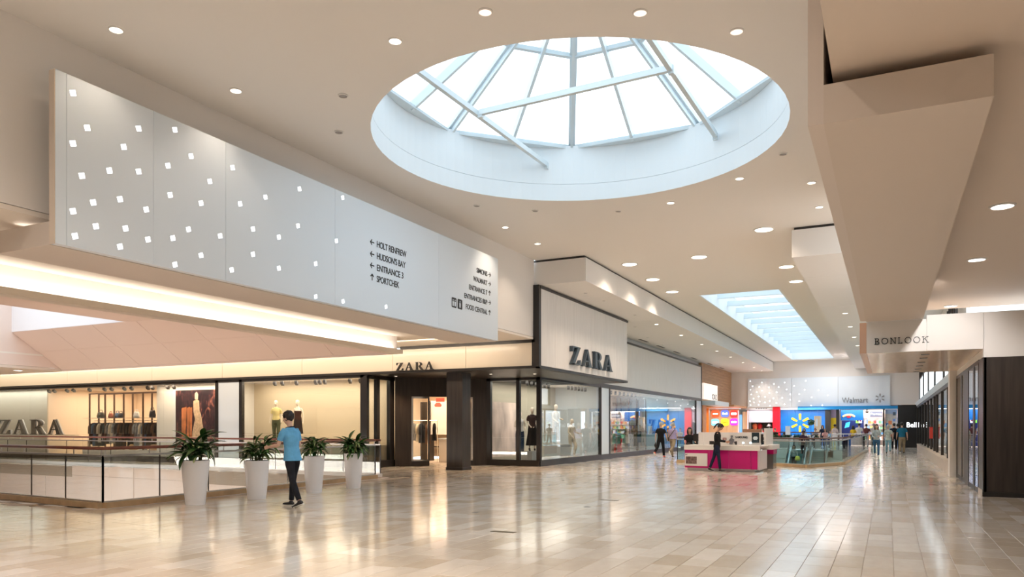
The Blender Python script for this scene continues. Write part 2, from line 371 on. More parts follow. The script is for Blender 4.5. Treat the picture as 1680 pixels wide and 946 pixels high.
# sloped coffer panels and flat top with the skylight hole
ZT = 5.3; YF = 18.1
cof = struct('ceiling_coffer')
xs = [HX1]
while xs[-1]-2.4 > HX0+1.0: xs.append(xs[-1]-2.4)
xs.append(HX0)
gp = .012
for i in range(len(xs)-1):
    for (t0, t1) in ((0, .5), (.5, 1)):
        ya, yb = HY1-(HY1-YF)*t0-gp*2, HY1-(HY1-YF)*t1+gp*2
        za, zb = 3.95+(ZT-3.95)*t0, 3.95+(ZT-3.95)*t1
        xa, xb = xs[i]-gp, xs[i+1]+gp
        la, lb = xb, xb
        MB().add([(xa,ya,za),(la,ya,za),(lb,yb,zb),(xa,yb,zb),(xa,ya,za+.05),(la,ya,za+.05),(lb,yb,zb+.05),(xa,yb,zb+.05)],
                 [(0,3,2,1),(4,5,6,7),(0,1,5,4),(1,2,6,5),(2,3,7,6),(3,0,4,7)]).build('panel', M['pink'], cof)
box('backing', M['grout'], cof, HX0+.01, YF+.12, ZT+.3, HX1, HY1+.1, ZT+.4)
box('end_face', M['pink'], cof, HX0-.1, HY0+.01, 4.01, HX0-.001, HY1-.01, 7.5)
MB().add([(HX0,HY0,3.95),(HX1,HY0,3.95),(HX1,HY0+2,ZT),(HX0,HY0+2,ZT)], [(0, 1, 2, 3)]).build('near_slope', M['pink'], cof)
HXa, HXb = -31.2, -24.4
MB().box(HXb, HY0+1, ZT, HX1, YF, ZT+.06).box(HXa, HY0+1, ZT, HXb, HY0+1.8, ZT+.06).build('flat_top', M['pink'], cof)
MB().box(HXb, HY0+1.8, ZT+.06, HXb+.06, YF+.1, 7.5).box(HXa, YF, ZT+.02, HXb+.06, YF+.08, 7.5).box(HXa, HY0+1.72, ZT, HXb, HY0+1.8, 7.5).build('well', mat('well_white', (.86, .84, .86), .6), cof)
box('pane', M['gs'], cof, HXa, HY0+1.8, 7.48, HXb, YF, 7.5)
lamp('cove_lamp', 'AREA', (-14.10, 12.8, 4.045), 46, (1, .90, .79), (R(180), R(-22), 0), .12, 14.5)
lamp('cove_lamp', 'AREA', (-11.1, 12.8, 4.375), 16, (1, .90, .79), (R(180), R(22), 0), .3, 12.5)

# ---------------------------------------------------------------- right side: fascia, lower ceiling, hanging L beam
wr_ = struct('wall_right')
box('fascia', M['tan'], wr_, XR, -14, ZL+.1, XR+.2, 19.85, ZC)
box('upper_wall', M['white'], wr_, XR, 19.85, 3.3, XR+.15, 67.5, ZC) if False else None
box('soffit', M['tan'], struct('ceiling_right'), XR, -14, ZL, 7, 21.5, ZL+.1)
lb_ = struct('trim_3', (0, 6.7, 4))
MB().box(-.60, 6.72, 4.04, -.48, 19.7, 6.42).build('hanging_panel', M['brown'], lb_)
MB().box(-.48, 6.72, 4.04, .71, 19.85, 4.36).build('beam_arm', mat('beam_paint', (.66, .575, .50), .55), lb_)
# enclosure
box('wall_back', M['white'], None, -45, -14.2, 0, 7, -14, ZC, kind='structure')
en = struct('wall_side'); box('panel', M['white'], en, 7, -14, 0, 7.2, 19.85, ZL); box('panel', M['cream'], en, -45.2, -14, -5.2, -45, 30, ZL)
box('bay', M['black'], en, -45, -14, 0, -32, -6, 3.2)
# ---------------------------------------------------------------- corridor bulkheads, end wall
def bulk(name, xa, xb, ya, yb):
    t = struct(name)
    y = ya; i = 0
    while y < yb-.1:
        y2 = min(yb, y+(3.2 if i == 0 else 6.6)); g = .006
        MB().box(xa, y+g, 6.27, xb, y2-g, ZC-.07).build('panel', M['white'], t); y = y2; i += 1
    box('shadow_gap', M['black'], t, xa+.02 if xa < -3 else xa+.06, ya+.03, ZC-.08, xb-.06 if xa < -3 else xb, yb, ZC)  # black strip standing in for the shade inside the ceiling gap
    return t
bulk('trim_4', -15.0, -8.77, 22.98, 67.5)
box('upper', M['white'], struct('wall_store_upper'), -12.6, 22.98, 5.9, -12.5, 67.5, 6.3)
bulk('trim_5', -2.42, 2.05, 22.38, 67.5)
ext = struct('ceiling_end'); box('sheet', M['ceil'], ext, XR, 19.85, ZC, 2.1, 67.5, ZC+.1)
we = struct('wall_end')
MB().box(-13.2, 67.5, 3.25, -10.9, 67.7, ZC).box(-10.9, 67.5, 3.25, .2, 67.7, ZC).box(.2, 67.5, 3.25, 2.6, 67.7, ZC).build('upper_wall', M['white'], we)
box('oak_band', M['oak'], we, .14, 67.46, 3.05, 2.6, 67.5, 3.3)
# far sign panel with lit squares
P2 = thing('feature_panel', 'distant pale wall panel with scattered lit squares and a retail logo, on the end wall', 'sign', (-5.3, 67.4, 3.2))
for a, b in ((-10.85, -7.3), (-7.3, -3.7), (-3.7, .11)): box('panel', M['panel'], P2, a+.01, 67.34, 3.22, b-.01, 67.46, 5.66)
D2 = [(-10.64,5.47),(-9.68,5.34),(-8.7,5.2),(-7.85,5.29),(-6.18,5.39),(-10.45,5.04),(-9.89,4.95),(-9.11,4.91),(-8.32,4.91),(-7.09,4.98),(-10.63,4.74),(-9.68,4.65),(-7.68,4.69),(-6.26,4.64),(-5.19,4.58),(-10.11,4.53),(-9.08,4.44),(-8.49,4.49),(-10.55,4.33),(-7.39,4.3),(-6.69,4.28),(-4.48,4.15),(-9.95,4.15),(-9.43,4.1),(-10.37,3.98),(-8.74,3.97),(-8.04,4.01),(-7.39,3.83),(-5.72,4.0),(-10.67,3.76),(-10.33,3.64),(-9.87,3.72),(-9.43,3.63),(-9.04,3.76),(-8.5,3.58),(-6.69,3.7),(-10.62,3.43),(-9.94,3.43),(-9.0,3.33),(-7.85,3.45),(-5.76,3.32),(-4.9,3.34)]
for x, z in D2: box('light_square', M['sq'], P2, x-.04, 67.33, z-.04, x+.04, 67.345, z+.04)
greyl = mat('grey_lettering', (.30, .31, .33), .4)
text('Walmart', greyl, P2, (-3.42, 67.30, 3.52), FACE_Y, .62, .02, sx=.86)
def spark(parent, m, cx, z, y, r0, r1, w, d=.03):
    for k in range(6):
        a = R(90+60*k); ux, uz = math.cos(a), math.sin(a); pts = []
        for q in range(9):
            t = math.pi*q/8; lx = w*math.cos(t); rr_ = r1-w+w*math.sin(t); pts.append((lx*-uz+rr_*ux, lx*ux+rr_*uz))
        pts += [(-w*.7*-uz+r0*ux, -w*.7*ux+r0*uz), (w*.7*-uz+r0*ux, w*.7*ux+r0*uz)]
        MB().plate(pts, (cx, y, z), (1, 0, 0), (0, 0, 1), (0, 1, 0), d).build('spark_ray', m, parent)
spark(P2, greyl, -.62, 3.86, 67.30, .13, .36, .05)

# ---------------------------------------------------------------- big wayfinding panel on the left wall
WP = thing('wayfinding_panel', 'huge white wall panel with lit squares and black directions, over the atrium', 'sign', (-10.15, 13, 4.04))
yj = [6.46, 6.62, 8.0, 9.42, 12.28, 16.27, 19.5]
for a, b in zip(yj[:-1], yj[1:]): box('panel', M['panel'], WP, -10.27, a+.003, 4.05, -10.15, b-.003, 6.42)
box('return_edge', M['tan'], WP, -10.27, 6.452, 4.045, -10.152, 6.462, 6.42)
lg = struct('trim_6'); box('standoff', M['tan'], lg, XF, 6.75, 4.4, -10.3, 19.3, 6.2); box('ledge', M['brown'], lg, -11.5, 6.46, 4.04, -10.28, 19.6, 4.36)
DOTS = [(6.71,6.19),(6.92,5.78),(7.74,6.06),(8.39,6.27),(6.71,5.49),(7.49,5.7),(8.7,5.95),(7.26,5.28),(6.84,5.08),(7.74,5.41),(8.26,5.66),(9.57,6.03),(9.08,5.65),(7.01,4.75),(7.43,4.91),(8.3,5.21),(8.9,5.24),(10.34,5.73),(9.74,5.45),(6.71,4.55),(7.87,4.87),(7.05,4.42),(7.52,4.5),(8.65,4.75),(10.04,5.08),(6.74,4.21),(7.9,4.42),(8.35,4.54),(9.3,4.79),(10.68,5.08),(7.43,4.21),(8.9,4.38),(10.04,4.63),(8.39,4.13),(9.55,4.26),(10.68,4.5),(11.23,6.13),(12.52,6.31),(11.19,5.41),(12.32,5.37),(11.69,4.78),(11.69,4.13),(12.53,4.16),(14.03,4.26)]
for y, z in DOTS:
    q = [(-.050, .018), (.032, .050), (.050, -.027), (-.028, -.055)]
    MB().plate(q, (-10.152, y, z), (0, 1, 0), (0, 0, 1), (1, 0, 0), .004).build('light_square', M['sq'], WP)
ink = mat('black_lettering', (.012, .015, .02), .4)
XT = -10.148
for s_, z in (('HOLT RENFREW', 5.53), ("HUDSON'S BAY", 5.27), ('ENTRANCE 3', 5.01), ('SPORTCHEK', 4.76)):
    ln = {'HOLT RENFREW': 1.15, "HUDSON'S BAY": 1.12, 'ENTRANCE 3': 1.03, 'SPORTCHEK': .86}[s_]
    text(s_, ink, WP, (XT, 13.68, z), FACE_X, .20, .004, space=.95, bold=.002, width=ln); None
for s_, z, ln in (('SIMONS', 5.80, .62), ('WALMART', 5.54, .80), ('ENTRANCE 7', 5.27, 1.04), ('ENTRANCES 8&9', 5.0, 1.30), ('FOOD CENTRAL', 4.72, 1.22)):
    text(s_, ink, WP, (XT, 18.84-ln, z), FACE_X, .19, .004, space=.95, bold=.002, width=ln); None
def arrow(y, z, ang):
    c, s_ = math.cos(R(ang)), math.sin(R(ang)); m_ = MB(); w = .012
    for pts in ([(-.075, -w), (.07, -w), (.07, w), (-.075, w)], [(.075, 0), (.06, .02), (.0, -.05), (.018, -.066)], [(.075, 0), (.06, -.02), (.0, .05), (.018, .066)]):
        m_.plate([(a*c-b*s_, a*s_+b*c) for a, b in pts], (XT-.003, y, z), (0, 1, 0), (0, 0, 1), (1, 0, 0), .006)
    m_.build('arrow', ink, WP)
for z, a in ((5.6, 180), (5.34, 180), (5.09, 180), (4.84, 90)): arrow(13.52, z, a)
for z, a in ((5.87, 0), (5.61, 0), (5.35, 90), (5.08, 0), (4.80, 90)): arrow(18.98, z, a)
for yc, k in ((17.02, 0), (17.32, 1)):
    q = [(-.10, -.13), (.10, -.13), (.12, -.11), (.12, .11), (.10, .13), (-.10, .13), (-.12, .11), (-.12, -.11)]
    MB().plate(q, (XT-.003, yc, 4.79), (0, 1, 0), (0, 0, 1), (1, 0, 0), .005).build('pictogram', ink, WP)
    ic = MB()
    for dx in ((-.05, .05) if k == 0 else (0,)):
        ic.plate([(dx-.03, -.09), (dx+.03, -.09), (dx+.035, .03), (dx-.035, .03)], (XT+.002, yc, 4.79), (0, 1, 0), (0, 0, 1), (1, 0, 0), .002)
        ic.plate([(dx-.018, .045), (dx+.018, .045), (dx+.018, .08), (dx-.018, .08)], (XT+.002, yc, 4.79), (0, 1, 0), (0, 0, 1), (1, 0, 0), .002)
    ic.build('symbol', M['panel'], WP)

# ---------------------------------------------------------------- serif capitals
def arcq(cx, cz, ro, zo, ri, zi, a0, a1, n=10):
    out = []
    for i in range(n):
        a, b = R(a0+(a1-a0)*i/n), R(a0+(a1-a0)*(i+1)/n)
        out.append([(cx+ro*math.cos(a), cz+zo*math.sin(a)), (cx+ro*math.cos(b), cz+zo*math.sin(b)), (cx+ri*math.cos(b), cz+zi*math.sin(b)), (cx+ri*math.cos(a), cz+zi*math.sin(a))])
    return out
GL = {
 'Z': (.86, [[(.04,.94),(.84,.94),(.84,1),(.04,1)], [(.04,.70),(.08,.70),(.20,.94),(.04,.94)], [(0,0),(.25,0),(.84,1),(.59,1)], [(0,0),(.86,0),(.86,.06),(0,.06)], [(.86,.06),(.66,.06),(.82,.30),(.86,.30)]]),
 'A': (.98, [[(.09,.03),(.14,.03),(.50,.93),(.45,1)], [(.42,1),(.53,1),(.92,.03),(.66,.03)], [(.20,.30),(.72,.30),(.70,.36),(.22,.36)], [(0,0),(.25,0),(.25,.04),(0,.04)], [(.56,0),(1.02,0),(1.02,.04),(.56,.04)]]),
 'R': (.94, [[(.11,0),(.32,0),(.32,1),(.11,1)], [(0,.955),(.45,.955),(.45,1),(0,1)], [(0,0),(.44,0),(.44,.045),(0,.045)], [(.3,.475),(.5,.475),(.5,.525),(.3,.525)]]+arcq(.44, .737, .38, .263, .17, .215, -90, 90)+[[(.40,.50),(.62,.50),(.94,.03),(.70,.03)], [(.66,0),(1.0,0),(1.0,.045),(.66,.045)]]),
}
def letters(word, m, parent, O, U, N, h, d, wscale=1.0, gap=.18, name='letter', edge=None):
    O = Vector(O); U = Vector(U); x = 0
    for ch in word:
        w, ps = GL[ch]; b = MB()
        for p in ps: b.plate([((x+a*wscale)*h, c*h) for a, c in p], O, U, (0, 0, 1), N, d)
        b.build(name, m, parent); x += w*wscale+gap

# ---------------------------------------------------------------- fashion store: canopy, fascia, sign box
ZB = 3.5
CN = struct('trim_7', (-10.4, 22.9, ZB))
box('soffit_board', M['darkwood'], CN, -17.5, 23.0, ZB, -10.42, 32.4, ZB+.08)
MB().box(-45, 22.85, ZB, -10.37, 22.97, ZB+.09).box(-10.49, 22.85, ZB, -10.37, 32.4, ZB+.09).build('bottom_frame', M['black'], CN)
MB().box(-10.62, 22.84, ZB+.05, -10.36, 23.02, 6.26).build('corner_post', M['black'], CN)
MB().box(-15.9, 22.84, 4.36, -10.5, 23.0, 4.47).build('top_frame', M['black'], CN)
xs = [-45, -40.5, -35.1, -32.9, -29.2, -24.9, -20.6, -16.3, -13.2, -10.6]
for a, b in zip(xs[:-1], xs[1:]): box('fascia_board', M['cream'], CN, a+.008, 22.93, ZB+.09, b-.008, 23.0, 4.38)
SB = thing('store_sign', 'large black serif shop name on the whitewashed sign box at the corner', 'sign', (-10.4, 27.5, 3.6))
ys = [23.02, 24.3, 26.0, 27.8, 29.4, 30.9, 32.32]
for a, b in zip(ys[:-1], ys[1:]): box('board', M['signw'], SB, -12.3, a+.004, 3.6, -10.38, b-.004, 6.16)
MB().box(-12.3, 22.95, 6.16, -10.34, 32.36, 6.24).build('top_frame', M['black'], SB)
letters('ZARA', mat('sign_letter', (.05, .075, .10), .35), SB, (-10.36, 25.5, 3.83), (0, 1, 0), (1, 0, 0), .66, .12, 1.5, .38)
SH = thing('store_sign', 'small black serif shop name on the cream fascia above the doorway', 'sign', (-15.1, 22.85, ZB))
letters('ZARA', M['black'], SH, (-16.02, 22.80, 3.59), (1, 0, 0), (0, -1, 0), .28, .05, 1.25, .32)
# column
cl = struct('column', (-14, 23.7, 0)); box('shaft', M['darkwood'], cl, -14.28, 23.42, .0, -13.62, 24.02, ZB); box('base', M['black'], cl, -14.30, 23.40, 0, -13.60, 24.04, .10)
# long side wall of the store
XG = -12.25
ws = struct('wall_store')
ys = [32.3, 36, 38.8, 42, 45.6, 49.5, 55.6]
for a, b in zip([27.2]+ys[:-1], ys): box('board', M['signw'], ws, XG-.25, a+.004, 3.62, XG+.0, b-.004, 5.90)
MB().box(XG-.27, 27.2, 5.90, XG+.03, 55.75, 6.0).box(XG-.1, 55.6, .0, XG+.04, 55.75, 5.95).box(XG-.1, 27.1, 3.42, XG+.03, 55.6, 3.62).box(XG-.2, 27.1, 0, XG+.03, 55.7, .24).build('frame', M['black'], ws)
for i, (a, b) in enumerate(((27.13, 34.1), (35.35, 53.95))):
    w = struct('window_%d' % (4+i), (XG, a, 0))
    nn = 2 if i == 0 else 5; 
    for k in range(nn): box('pane', M['g'], w, XG-.015, a+(b-a)*k/nn+.006, .24, XG, a+(b-a)*(k+1)/nn-.006, 3.43)
    MB().box(XG-.1, a-.05, .2, XG+.04, a+.06, 3.5).box(XG-.1, b-.1, .2, XG+.04, b+.04, 3.5).build('mullion', M['black'], w)
for a, b in ((34.15, 35.3), (54.2, 55.6)): box('pier_panel', M['panel'], ws, XG-.06, a, .24, XG+.0, b, 3.43)
# recessed doorway
A_ = (-17.35, 24.6); B_ = (-14.55, 27.1)
dr = struct('door_1', (-16, 25.8, 0))
def seg(t): return (A_[0]+(B_[0]-A_[0])*t, A_[1]+(B_[1]-A_[1])*t)
def wallseg(t0, t1, z0, z1, m, name, th=.12, off=0):
    a, b = Vector((*seg(t0), 0)), Vector((*seg(t1), 0)); d = (b-a).normalized(); n_ = Vector((-d.y, d.x, 0)); a = a+n_*off; b = b+n_*off
    return MB().slab([(a.x, a.y), (b.x, b.y), (b.x+n_.x*th, b.y+n_.y*th), (a.x+n_.x*th, a.y+n_.y*th)], z0, z1).build(name, m, dr)
wallseg(0, .17, 0, ZB, M['darkwood'], 'cladding'); wallseg(.17, .83, 2.75, ZB, M['darkwood'], 'lintel'); wallseg(.83, 1, 0, ZB, M['darkwood'], 'cladding')
def leaf(t0, t1):
    wallseg(t0, t1, 0, .2, M['black'], 'kick_plate'); w_ = .018
    wallseg(t0, t1, .2, .26, M['chrome'], 'rail', .1, -.01); wallseg(t0, t1, 2.68, 2.75, M['chrome'], 'rail', .1, -.01)
    wallseg(t0, t0+w_, .2, 2.72, M['chrome'], 'stile', .1, -.01); wallseg(t1-w_, t1, .2, 2.72, M['chrome'], 'stile', .1, -.01)
    wallseg(t0+w_, t1-w_, .26, 2.68, M['g'], 'pane', .012, .04); wallseg(t0+.03, t0+.04, 1.0, 1.4, M['chrome'], 'handle', .04, -.06)
leaf(.17, .36); leaf(.66, .83)
# glass front right of the doorway and left return glass
w = struct('window_6', (-13.4, 27.2, 0))
box('base', M['black'], w, -14.6, 27.05, 0, XG, 27.3, .24); box('header', M['black'], w, -14.6, 27.05, 3.4, XG+.02, 27.3, ZB+.1)
for a, b in ((-14.42, -13.27), (-13.12, -12.38)): box('pane', M['g'], w, a, 27.12, .24, b, 27.135, 3.42)
for a, b in ((-14.6, -14.42), (-13.27, -13.12), (-12.38, XG+.03)): box('mullion', M['black'], w, a, 27.05, .2, b, 27.2, 3.5)
w = struct('window_7', (-17.5, 23.6, 0))
box('base', M['black'], w, -17.62, 22.95, 0, -17.42, 24.7, .26); box('header', M['black'], w, -17.6, 22.95, 3.36, -17.44, 24.7, ZB)
for a, b in ((23.05, 23.55), (23.72, 24.38)): box('pane', M['g'], w, -17.53, a, .26, -17.515, b, 3.36)
for a, b in ((22.9, 23.05), (23.55, 23.72), (24.38, 24.66)): box('mullion', M['black'], w, -17.6, a, .2, -17.44, b, 3.45)
# left wing windows along y = 22.95
YG = 22.97
w = struct('window_8', (-30, YG, 0))
MB().box(-45, YG-.03, 0, -17.6, YG+.2, .25).build('base', M['black'], w)
MB().box(-45, YG-.03, ZB-.1, -17.6, YG+.14, ZB+.02).build('header', M['black'], w)
for x_ in (-25.26, -23.9, -17.7): box('mullion', M['black'], w, x_-.07, YG-.03, .2, x_+.09, YG+.12, ZB)
for a, b in ((-45, -41.4), (-41.4, -38.1), (-38.1, -34.5), (-34.5, -31.6), (-31.6, -28.5), (-28.5, -25.33), (-23.8, -21.2), (-21.2, -17.8)):
    box('pane', M['g'], w, a+.005, YG, .25, b-.005, YG+.012, ZB-.1)
box('pier_panel', M['panel'], w, -25.17, YG, .25, -23.97, YG+.06, ZB-.1)

# ---------------------------------------------------------------- store interior
inn = struct('wall_interior')
wi_ = mat('interior_beige', (.62, .52, .38), .6); wp_ = mat('interior_peach', (.85, .70, .54), .6)
box('backdrop', wi_, inn, -25.2, 25.0, 0, -17.6, 25.06, 3.5); box('divider', M['white'], inn, -25.3, 23.2, 0, -25.2, 25.06, 3.5)
box('backdrop', mat('interior_sand', (.56, .50, .40), .6), inn, -45, 23.9, 0, -38.2, 23.96, 3.5)
box('back_wall', wp_, inn, -46, 29.0, 0, -22, 29.1, 3.5); box('side_wall', wp_, inn, -38.3, 23.96, 0, -38.2, 29, 3.5); box('side_wall', wp_, inn, -30.3, 24.1, 0, -30.2, 29, 3.5)
box('poster_wall', mat('interior_white', (.80, .76, .70), .6), inn, -30.3, 24.05, 0, -25.3, 24.12, 3.5)
box('ceiling_sheet', mat('interior_ceiling', (.85, .76, .66), .7), inn, -45, 23.02, 3.5, -17.6, 36, 3.56)
box('ceiling_sheet', MATS['interior_ceiling'], inn, -18, 27.15, 3.5, XG-.1, 67, 3.56)
box('back_wall', wp_, inn, -22, 34, 0, -17, 34.1, 3.5); box('back_wall', wp_, inn, -17, 34.0, 0, -16.9, 41, 3.5)
box('side_wall', wp_, inn, -22.1, 25.1, 0, -22, 34, 3.5)
box('backdrop', mat('interior_khaki', (.50, .46, .37), .6), inn, -14.9, 27.4, 0, -14.8, 35.0, 3.5)
box('divider', M['panel'], inn, -14.8, 34.6, 0, XG-.1, 34.7, 3.5)
box('back_wall', mat('interior_pink', (.84, .66, .54), .6), inn, -15.2, 34.7, 0, -15.1, 47.3, 3.5)
box('backdrop', mat('interior_teal', (.42, .60, .66), .55), inn, -14.4, 47.3, 0, -14.3, 56, 3.5)
box('divider', M['panel'], inn, -15.1, 47.2, 0, -14.0, 47.3, 3.5); box('divider', M['panel'], inn, -14.3, 54.1, 0, XG-.1, 54.2, 3.5)
WARMI = (1, .77, .55)
for loc, e, sx_, sy_, c in (((-34.5, 26.3, 3.42), 300, 6.5, 4, WARMI), ((-27.8, 23.5, 3.42), 90, 4.5, .5, WARMI), ((-21.2, 24.0, 3.42), 150, 6.5, 1.2, (1, .84, .64)), ((-41, 23.5, 3.42), 80, 7, .6, (.95, .95, .88)), ((-19, 32, 3.42), 200, 3, 3, WARMI),
                          ((-19, 29, 3.42), 330, 3.5, 6, (1, .72, .46)), ((-16, 30, 3.42), 60, 1, 5, WARMI), ((-13.5, 30.5, 3.42), 130, 1.6, 6, (1, .9, .76)), ((-13.8, 39.5, 3.42), 190, 1.8, 8.5, WARMI), ((-13.2, 49.5, 3.42), 60, 1.2, 8, (.75, .93, 1))):
    lamp('shop_and_fill_light', 'AREA', loc, e, c, (0, 0, 0), sx_, sy_)

# ---------------------------------------------------------------- atrium: slab edges, curbs, railings
wa = struct('wall_atrium')
far = [(-13.75, 19.15), (-26, 19.6), (-38, 20.25)]
near_a = [(-13.4, 9.4), (-17.3, 9.75), (-19.5, 10.0), (-38, 10.0)]
def facew(p, q, step, m):
    p = Vector((*p, 0)); q = Vector((*q, 0)); L_ = (q-p).length; nn = max(1, round(L_/step)); d = (q-p)/nn
    for i in range(nn):
        a, b = p+d*i+d*.003, p+d*(i+1)-d*.003
        for z0, z1 in ((-.42, .0), (-1.9, -.43), (-5.2, -1.91)): MB().bar((a.x, a.y, (z0+z1)/2), (b.x, b.y, (z0+z1)/2), .12, z1-z0).build('panel', m, wa)
for p, q in zip(far[:-1], far[1:]): facew((p[0], p[1]+.08), (q[0], q[1]+.08), 6, mat('slab_pink', (.84, .74, .69), .5))
facew((-38.05, 10), (-38.05, 20.2), 5, M['white']); facew((-13.35, 9.4), (-13.7, 19.1), 5, M['white']); facew((-13.4, 9.33), (-38, 9.93), 6, M['white'])
def railing(label, pts, pane_joints, curbm, hand, closed_ends=True, zr=1.14, brk=1.0, gm='gr'):
    t = thing('glass_railing', label, 'railing', (*pts[0], 0))
    for (p, q) in zip(pts[:-1], pts[1:]):
        P_ = Vector((*p, 0)); Q = Vector((*q, 0)); L_ = (Q-P_).length; d = (Q-P_)/L_
        nn = max(1, round(L_/1.2)); 
        for i in range(nn):
            a, b = P_+d*(L_*i/nn+.002), P_+d*(L_*(i+1)/nn-.002)
            MB().bar((a.x, a.y, .055), (b.x, b.y, .055), .20, .11).build('kerb_stone', curbm, t)
        nn = max(1, round(L_/pane_joints)); 
        for i in range(nn):
            a, b = P_+d*(L_*i/nn+.008), P_+d*(L_*(i+1)/nn-.008)
            MB().bar((a.x, a.y, .54), (b.x, b.y, .54), .015, .92).build('glass_panel', M[gm], t)
            if i: c = P_+d*(L_*i/nn); MB().bar((c.x, c.y, .11), (c.x, c.y, 1.0), .016, .02).build('joint', M['black'], t)
        MB().bar((P_.x, P_.y, .12), (Q.x, Q.y, .12), .05, .025).build('shoe', M['metal'], t)
        MB().bar((P_.x, P_.y, 1.0), (Q.x, Q.y, 1.0), .045, .04).build('channel', M['metal'], t)
        MB().tube([(P_.x, P_.y, zr), (Q.x, Q.y, zr)], .032, 12).build('handrail', hand, t, smooth=True)
        nn = max(1, round(L_/brk))
        for i in range(nn+1):
            c = P_+d*(.05+(L_-.1)*i/nn); MB().bar((c.x, c.y, 1.0), (c.x, c.y, zr), .014, .014).build('bracket', M['metal'], t)
    for c in (pts[0], pts[-1]): MB().bar((c[0], c[1], .11), (c[0], c[1], 1.0), .03, .03).build('end_post', M['black'], t)
    return t
railing('glass railing with dark wooden handrail along the near edge of the opening, beside the planters', [(-13.85, 18.6), (-13.4, 9.45)], 1.38, M['curb'], M['wood'])
railing('glass railing with wooden handrail running left from the kerb corner nearest the viewer', [(-13.4, 9.45), (-17.3, 9.8), (-38, 10.4)], 1.43, M['curb'], M['wood'])
railing('glass railing on the far side of the opening, in front of the shop windows', [(-14.1, 19.2), (-26, 19.65), (-38, 20.3)], 1.55, M['white'], M['wood'])
# lower floor hints below the opening
lk = thing('display_counter', 'long orange lit counter glimpsed on the floor below the opening', 'counter', (-22, 17, -5.2))
box('body', M['orange'], lk, -34, 18.2, -5.2, -14.5, 18.9, -4.2); box('top', M['white'], lk, -34, 18.1, -4.2, -14.5, 18.95, -4.12)
lamp('shop_and_fill_light', 'AREA', (-30, 11.5, -.3), 190, (1, .86, .78), (R(65), 0, 0), 10, .6)  # unseen lamp added to brighten the far slab face
lamp('shop_and_fill_light', 'AREA', (-20, 11.0, -.3), 190, (1, .86, .78), (R(65), 0, 0), 10, .6)  # second added lamp, also unseen, aimed at the far slab face
lamp('shop_and_fill_light', 'AREA', (-24, 15, -4.9), 160, (1, .86, .76), (R(180), 0, 0), 14, 3)  # unseen upward lamp added to lighten the atrium and coffer from below

# ---------------------------------------------------------------- right side shop (spectacle store)
BL = thing('store_sign', 'white projecting shopfront box with thin black slab serif shop name, above the right storefront', 'sign', (.7, 19.85, 3.3))
box('face', M['white'], BL, -.47, 19.85, 3.3, .775, 19.95, 4.035); box('face', M['white'], BL, .785, 19.85, 3.3, 1.895, 19.95, 4.12); box('face', M['white'], BL, 1.905, 19.86, 3.1, 7, 19.96, 4.12)
box('soffit_board', mat('shiny_soffit', (.76, .60, .46), .16, noise=.08, nscale=1.5, stretch=(4, .4, 1)), BL, -.47, 19.95, 3.3, 1.9, 27.5, 3.36)
cop = mat('copper_panel', (.62, .40, .29), .3)
yy = 19.9
while yy < 27.4: box('copper_panel', cop, BL, -.62, yy, 3.3, -.475, min(27.5, yy+1.26), 4.03); yy += 1.27
box('side_face', M['white'], BL, -.47, 19.95, 3.36, -.4, 27.5, 4.03); box('end_face', M['white'], BL, -.47, 27.45, 3.36, 1.9, 27.5, 4.9)
for y in (20.81, 21.89, 23.31, 24.68, 25.96, 27.2): box('slot_vent', M['black'], BL, .70, y-.06, 3.29, .88, y+.06, 3.302)
def serifs(word, x, z, h, t):
    for ch in word:
        w = {'B': .72, 'O': .95, 'N': .85, 'L': .66, 'K': .85}[ch]; P_ = []
        s_ = lambda a, b, c, d: P_.append([(a, b), (c, b), (c, d), (a, d)])
        if ch in 'BLNK': s_(.10, 0, .10+t, 1)
        if ch == 'O': P_ += arcq(.47, .5, .47, .5, .47-t, .5-t, 0, 360, 20)
        if ch == 'B': s_(0, 0, .4, t); s_(0, 1-t, .38, 1); s_(.1, .5-t/2, .4, .5+t/2); P_ += arcq(.38, .75, .25, .25, .25-t, .25-t, -90, 90)+arcq(.40, .25, .30, .25, .30-t, .25-t, -90, 90)
        if ch == 'L': s_(0, 0, .62, t); s_(0, 1-t, .3, 1); s_(.62-t, 0, .62, .22)
        if ch == 'N': s_(.70, 0, .70+t, 1); P_.append([(.10, 1), (.10+t, 1), (.70+t, 0), (.70, 0)]); s_(0, 1-t, .2, 1); s_(.58, 1-t, .9, 1); s_(0, 0, .28, t)
        if ch == 'K': P_ += [[(.17, .42), (.17, .54), (.66, 1), (.74, 1)], [(.32, .62), (.40, .68), (.80, 0), (.70, 0)]]; s_(0, 0, .3, t); s_(0, 1-t, .3, 1); s_(.58, 1-t, .86, 1); s_(.60, 0, .92, t)
        b = MB()
        for p in P_: b.plate([(x+a*h, z+c*h) for a, c in p], (0, 19.85, 0), (1, 0, 0), (0, 0, 1), (0, -1, 0), .02)
        b.build('letter', ink, BL); x += (w+.27)*h
serifs('BONLOOK', -.30, 3.49, .148, .10)
rs = struct('wall_shopfront')
box('cladding', M['darkwood'], rs, 1.905, 19.80, 0, 7, 19.87, 3.1); box('cladding', M['darkwood'], rs, 1.88, 19.80, 0, 1.95, 20.7, 3.1); box('plinth', M['curbp'], rs, 1.87, 19.9, 0, 1.885, 20.7, .14); box('plinth', M['black'], rs, 1.87, 19.77, 0, 7, 19.80, .10)
box('header', M['white'], rs, 1.9, 19.95, 3.12, 1.98, 28, 3.3); box('header', M['dark'], rs, 1.88, 20.7, 3.02, 1.98, 27.2, 3.12)
w = struct('window_9', (1.93, 23, 0))
for a, b in ((20.7, 20.85), (21.6, 22.0), (23.2, 24.7), (25.2, 25.5), (27.0, 27.2)): box('mullion', M['dark'], w, 1.875, a, 0, 1.98, b, 3.05)
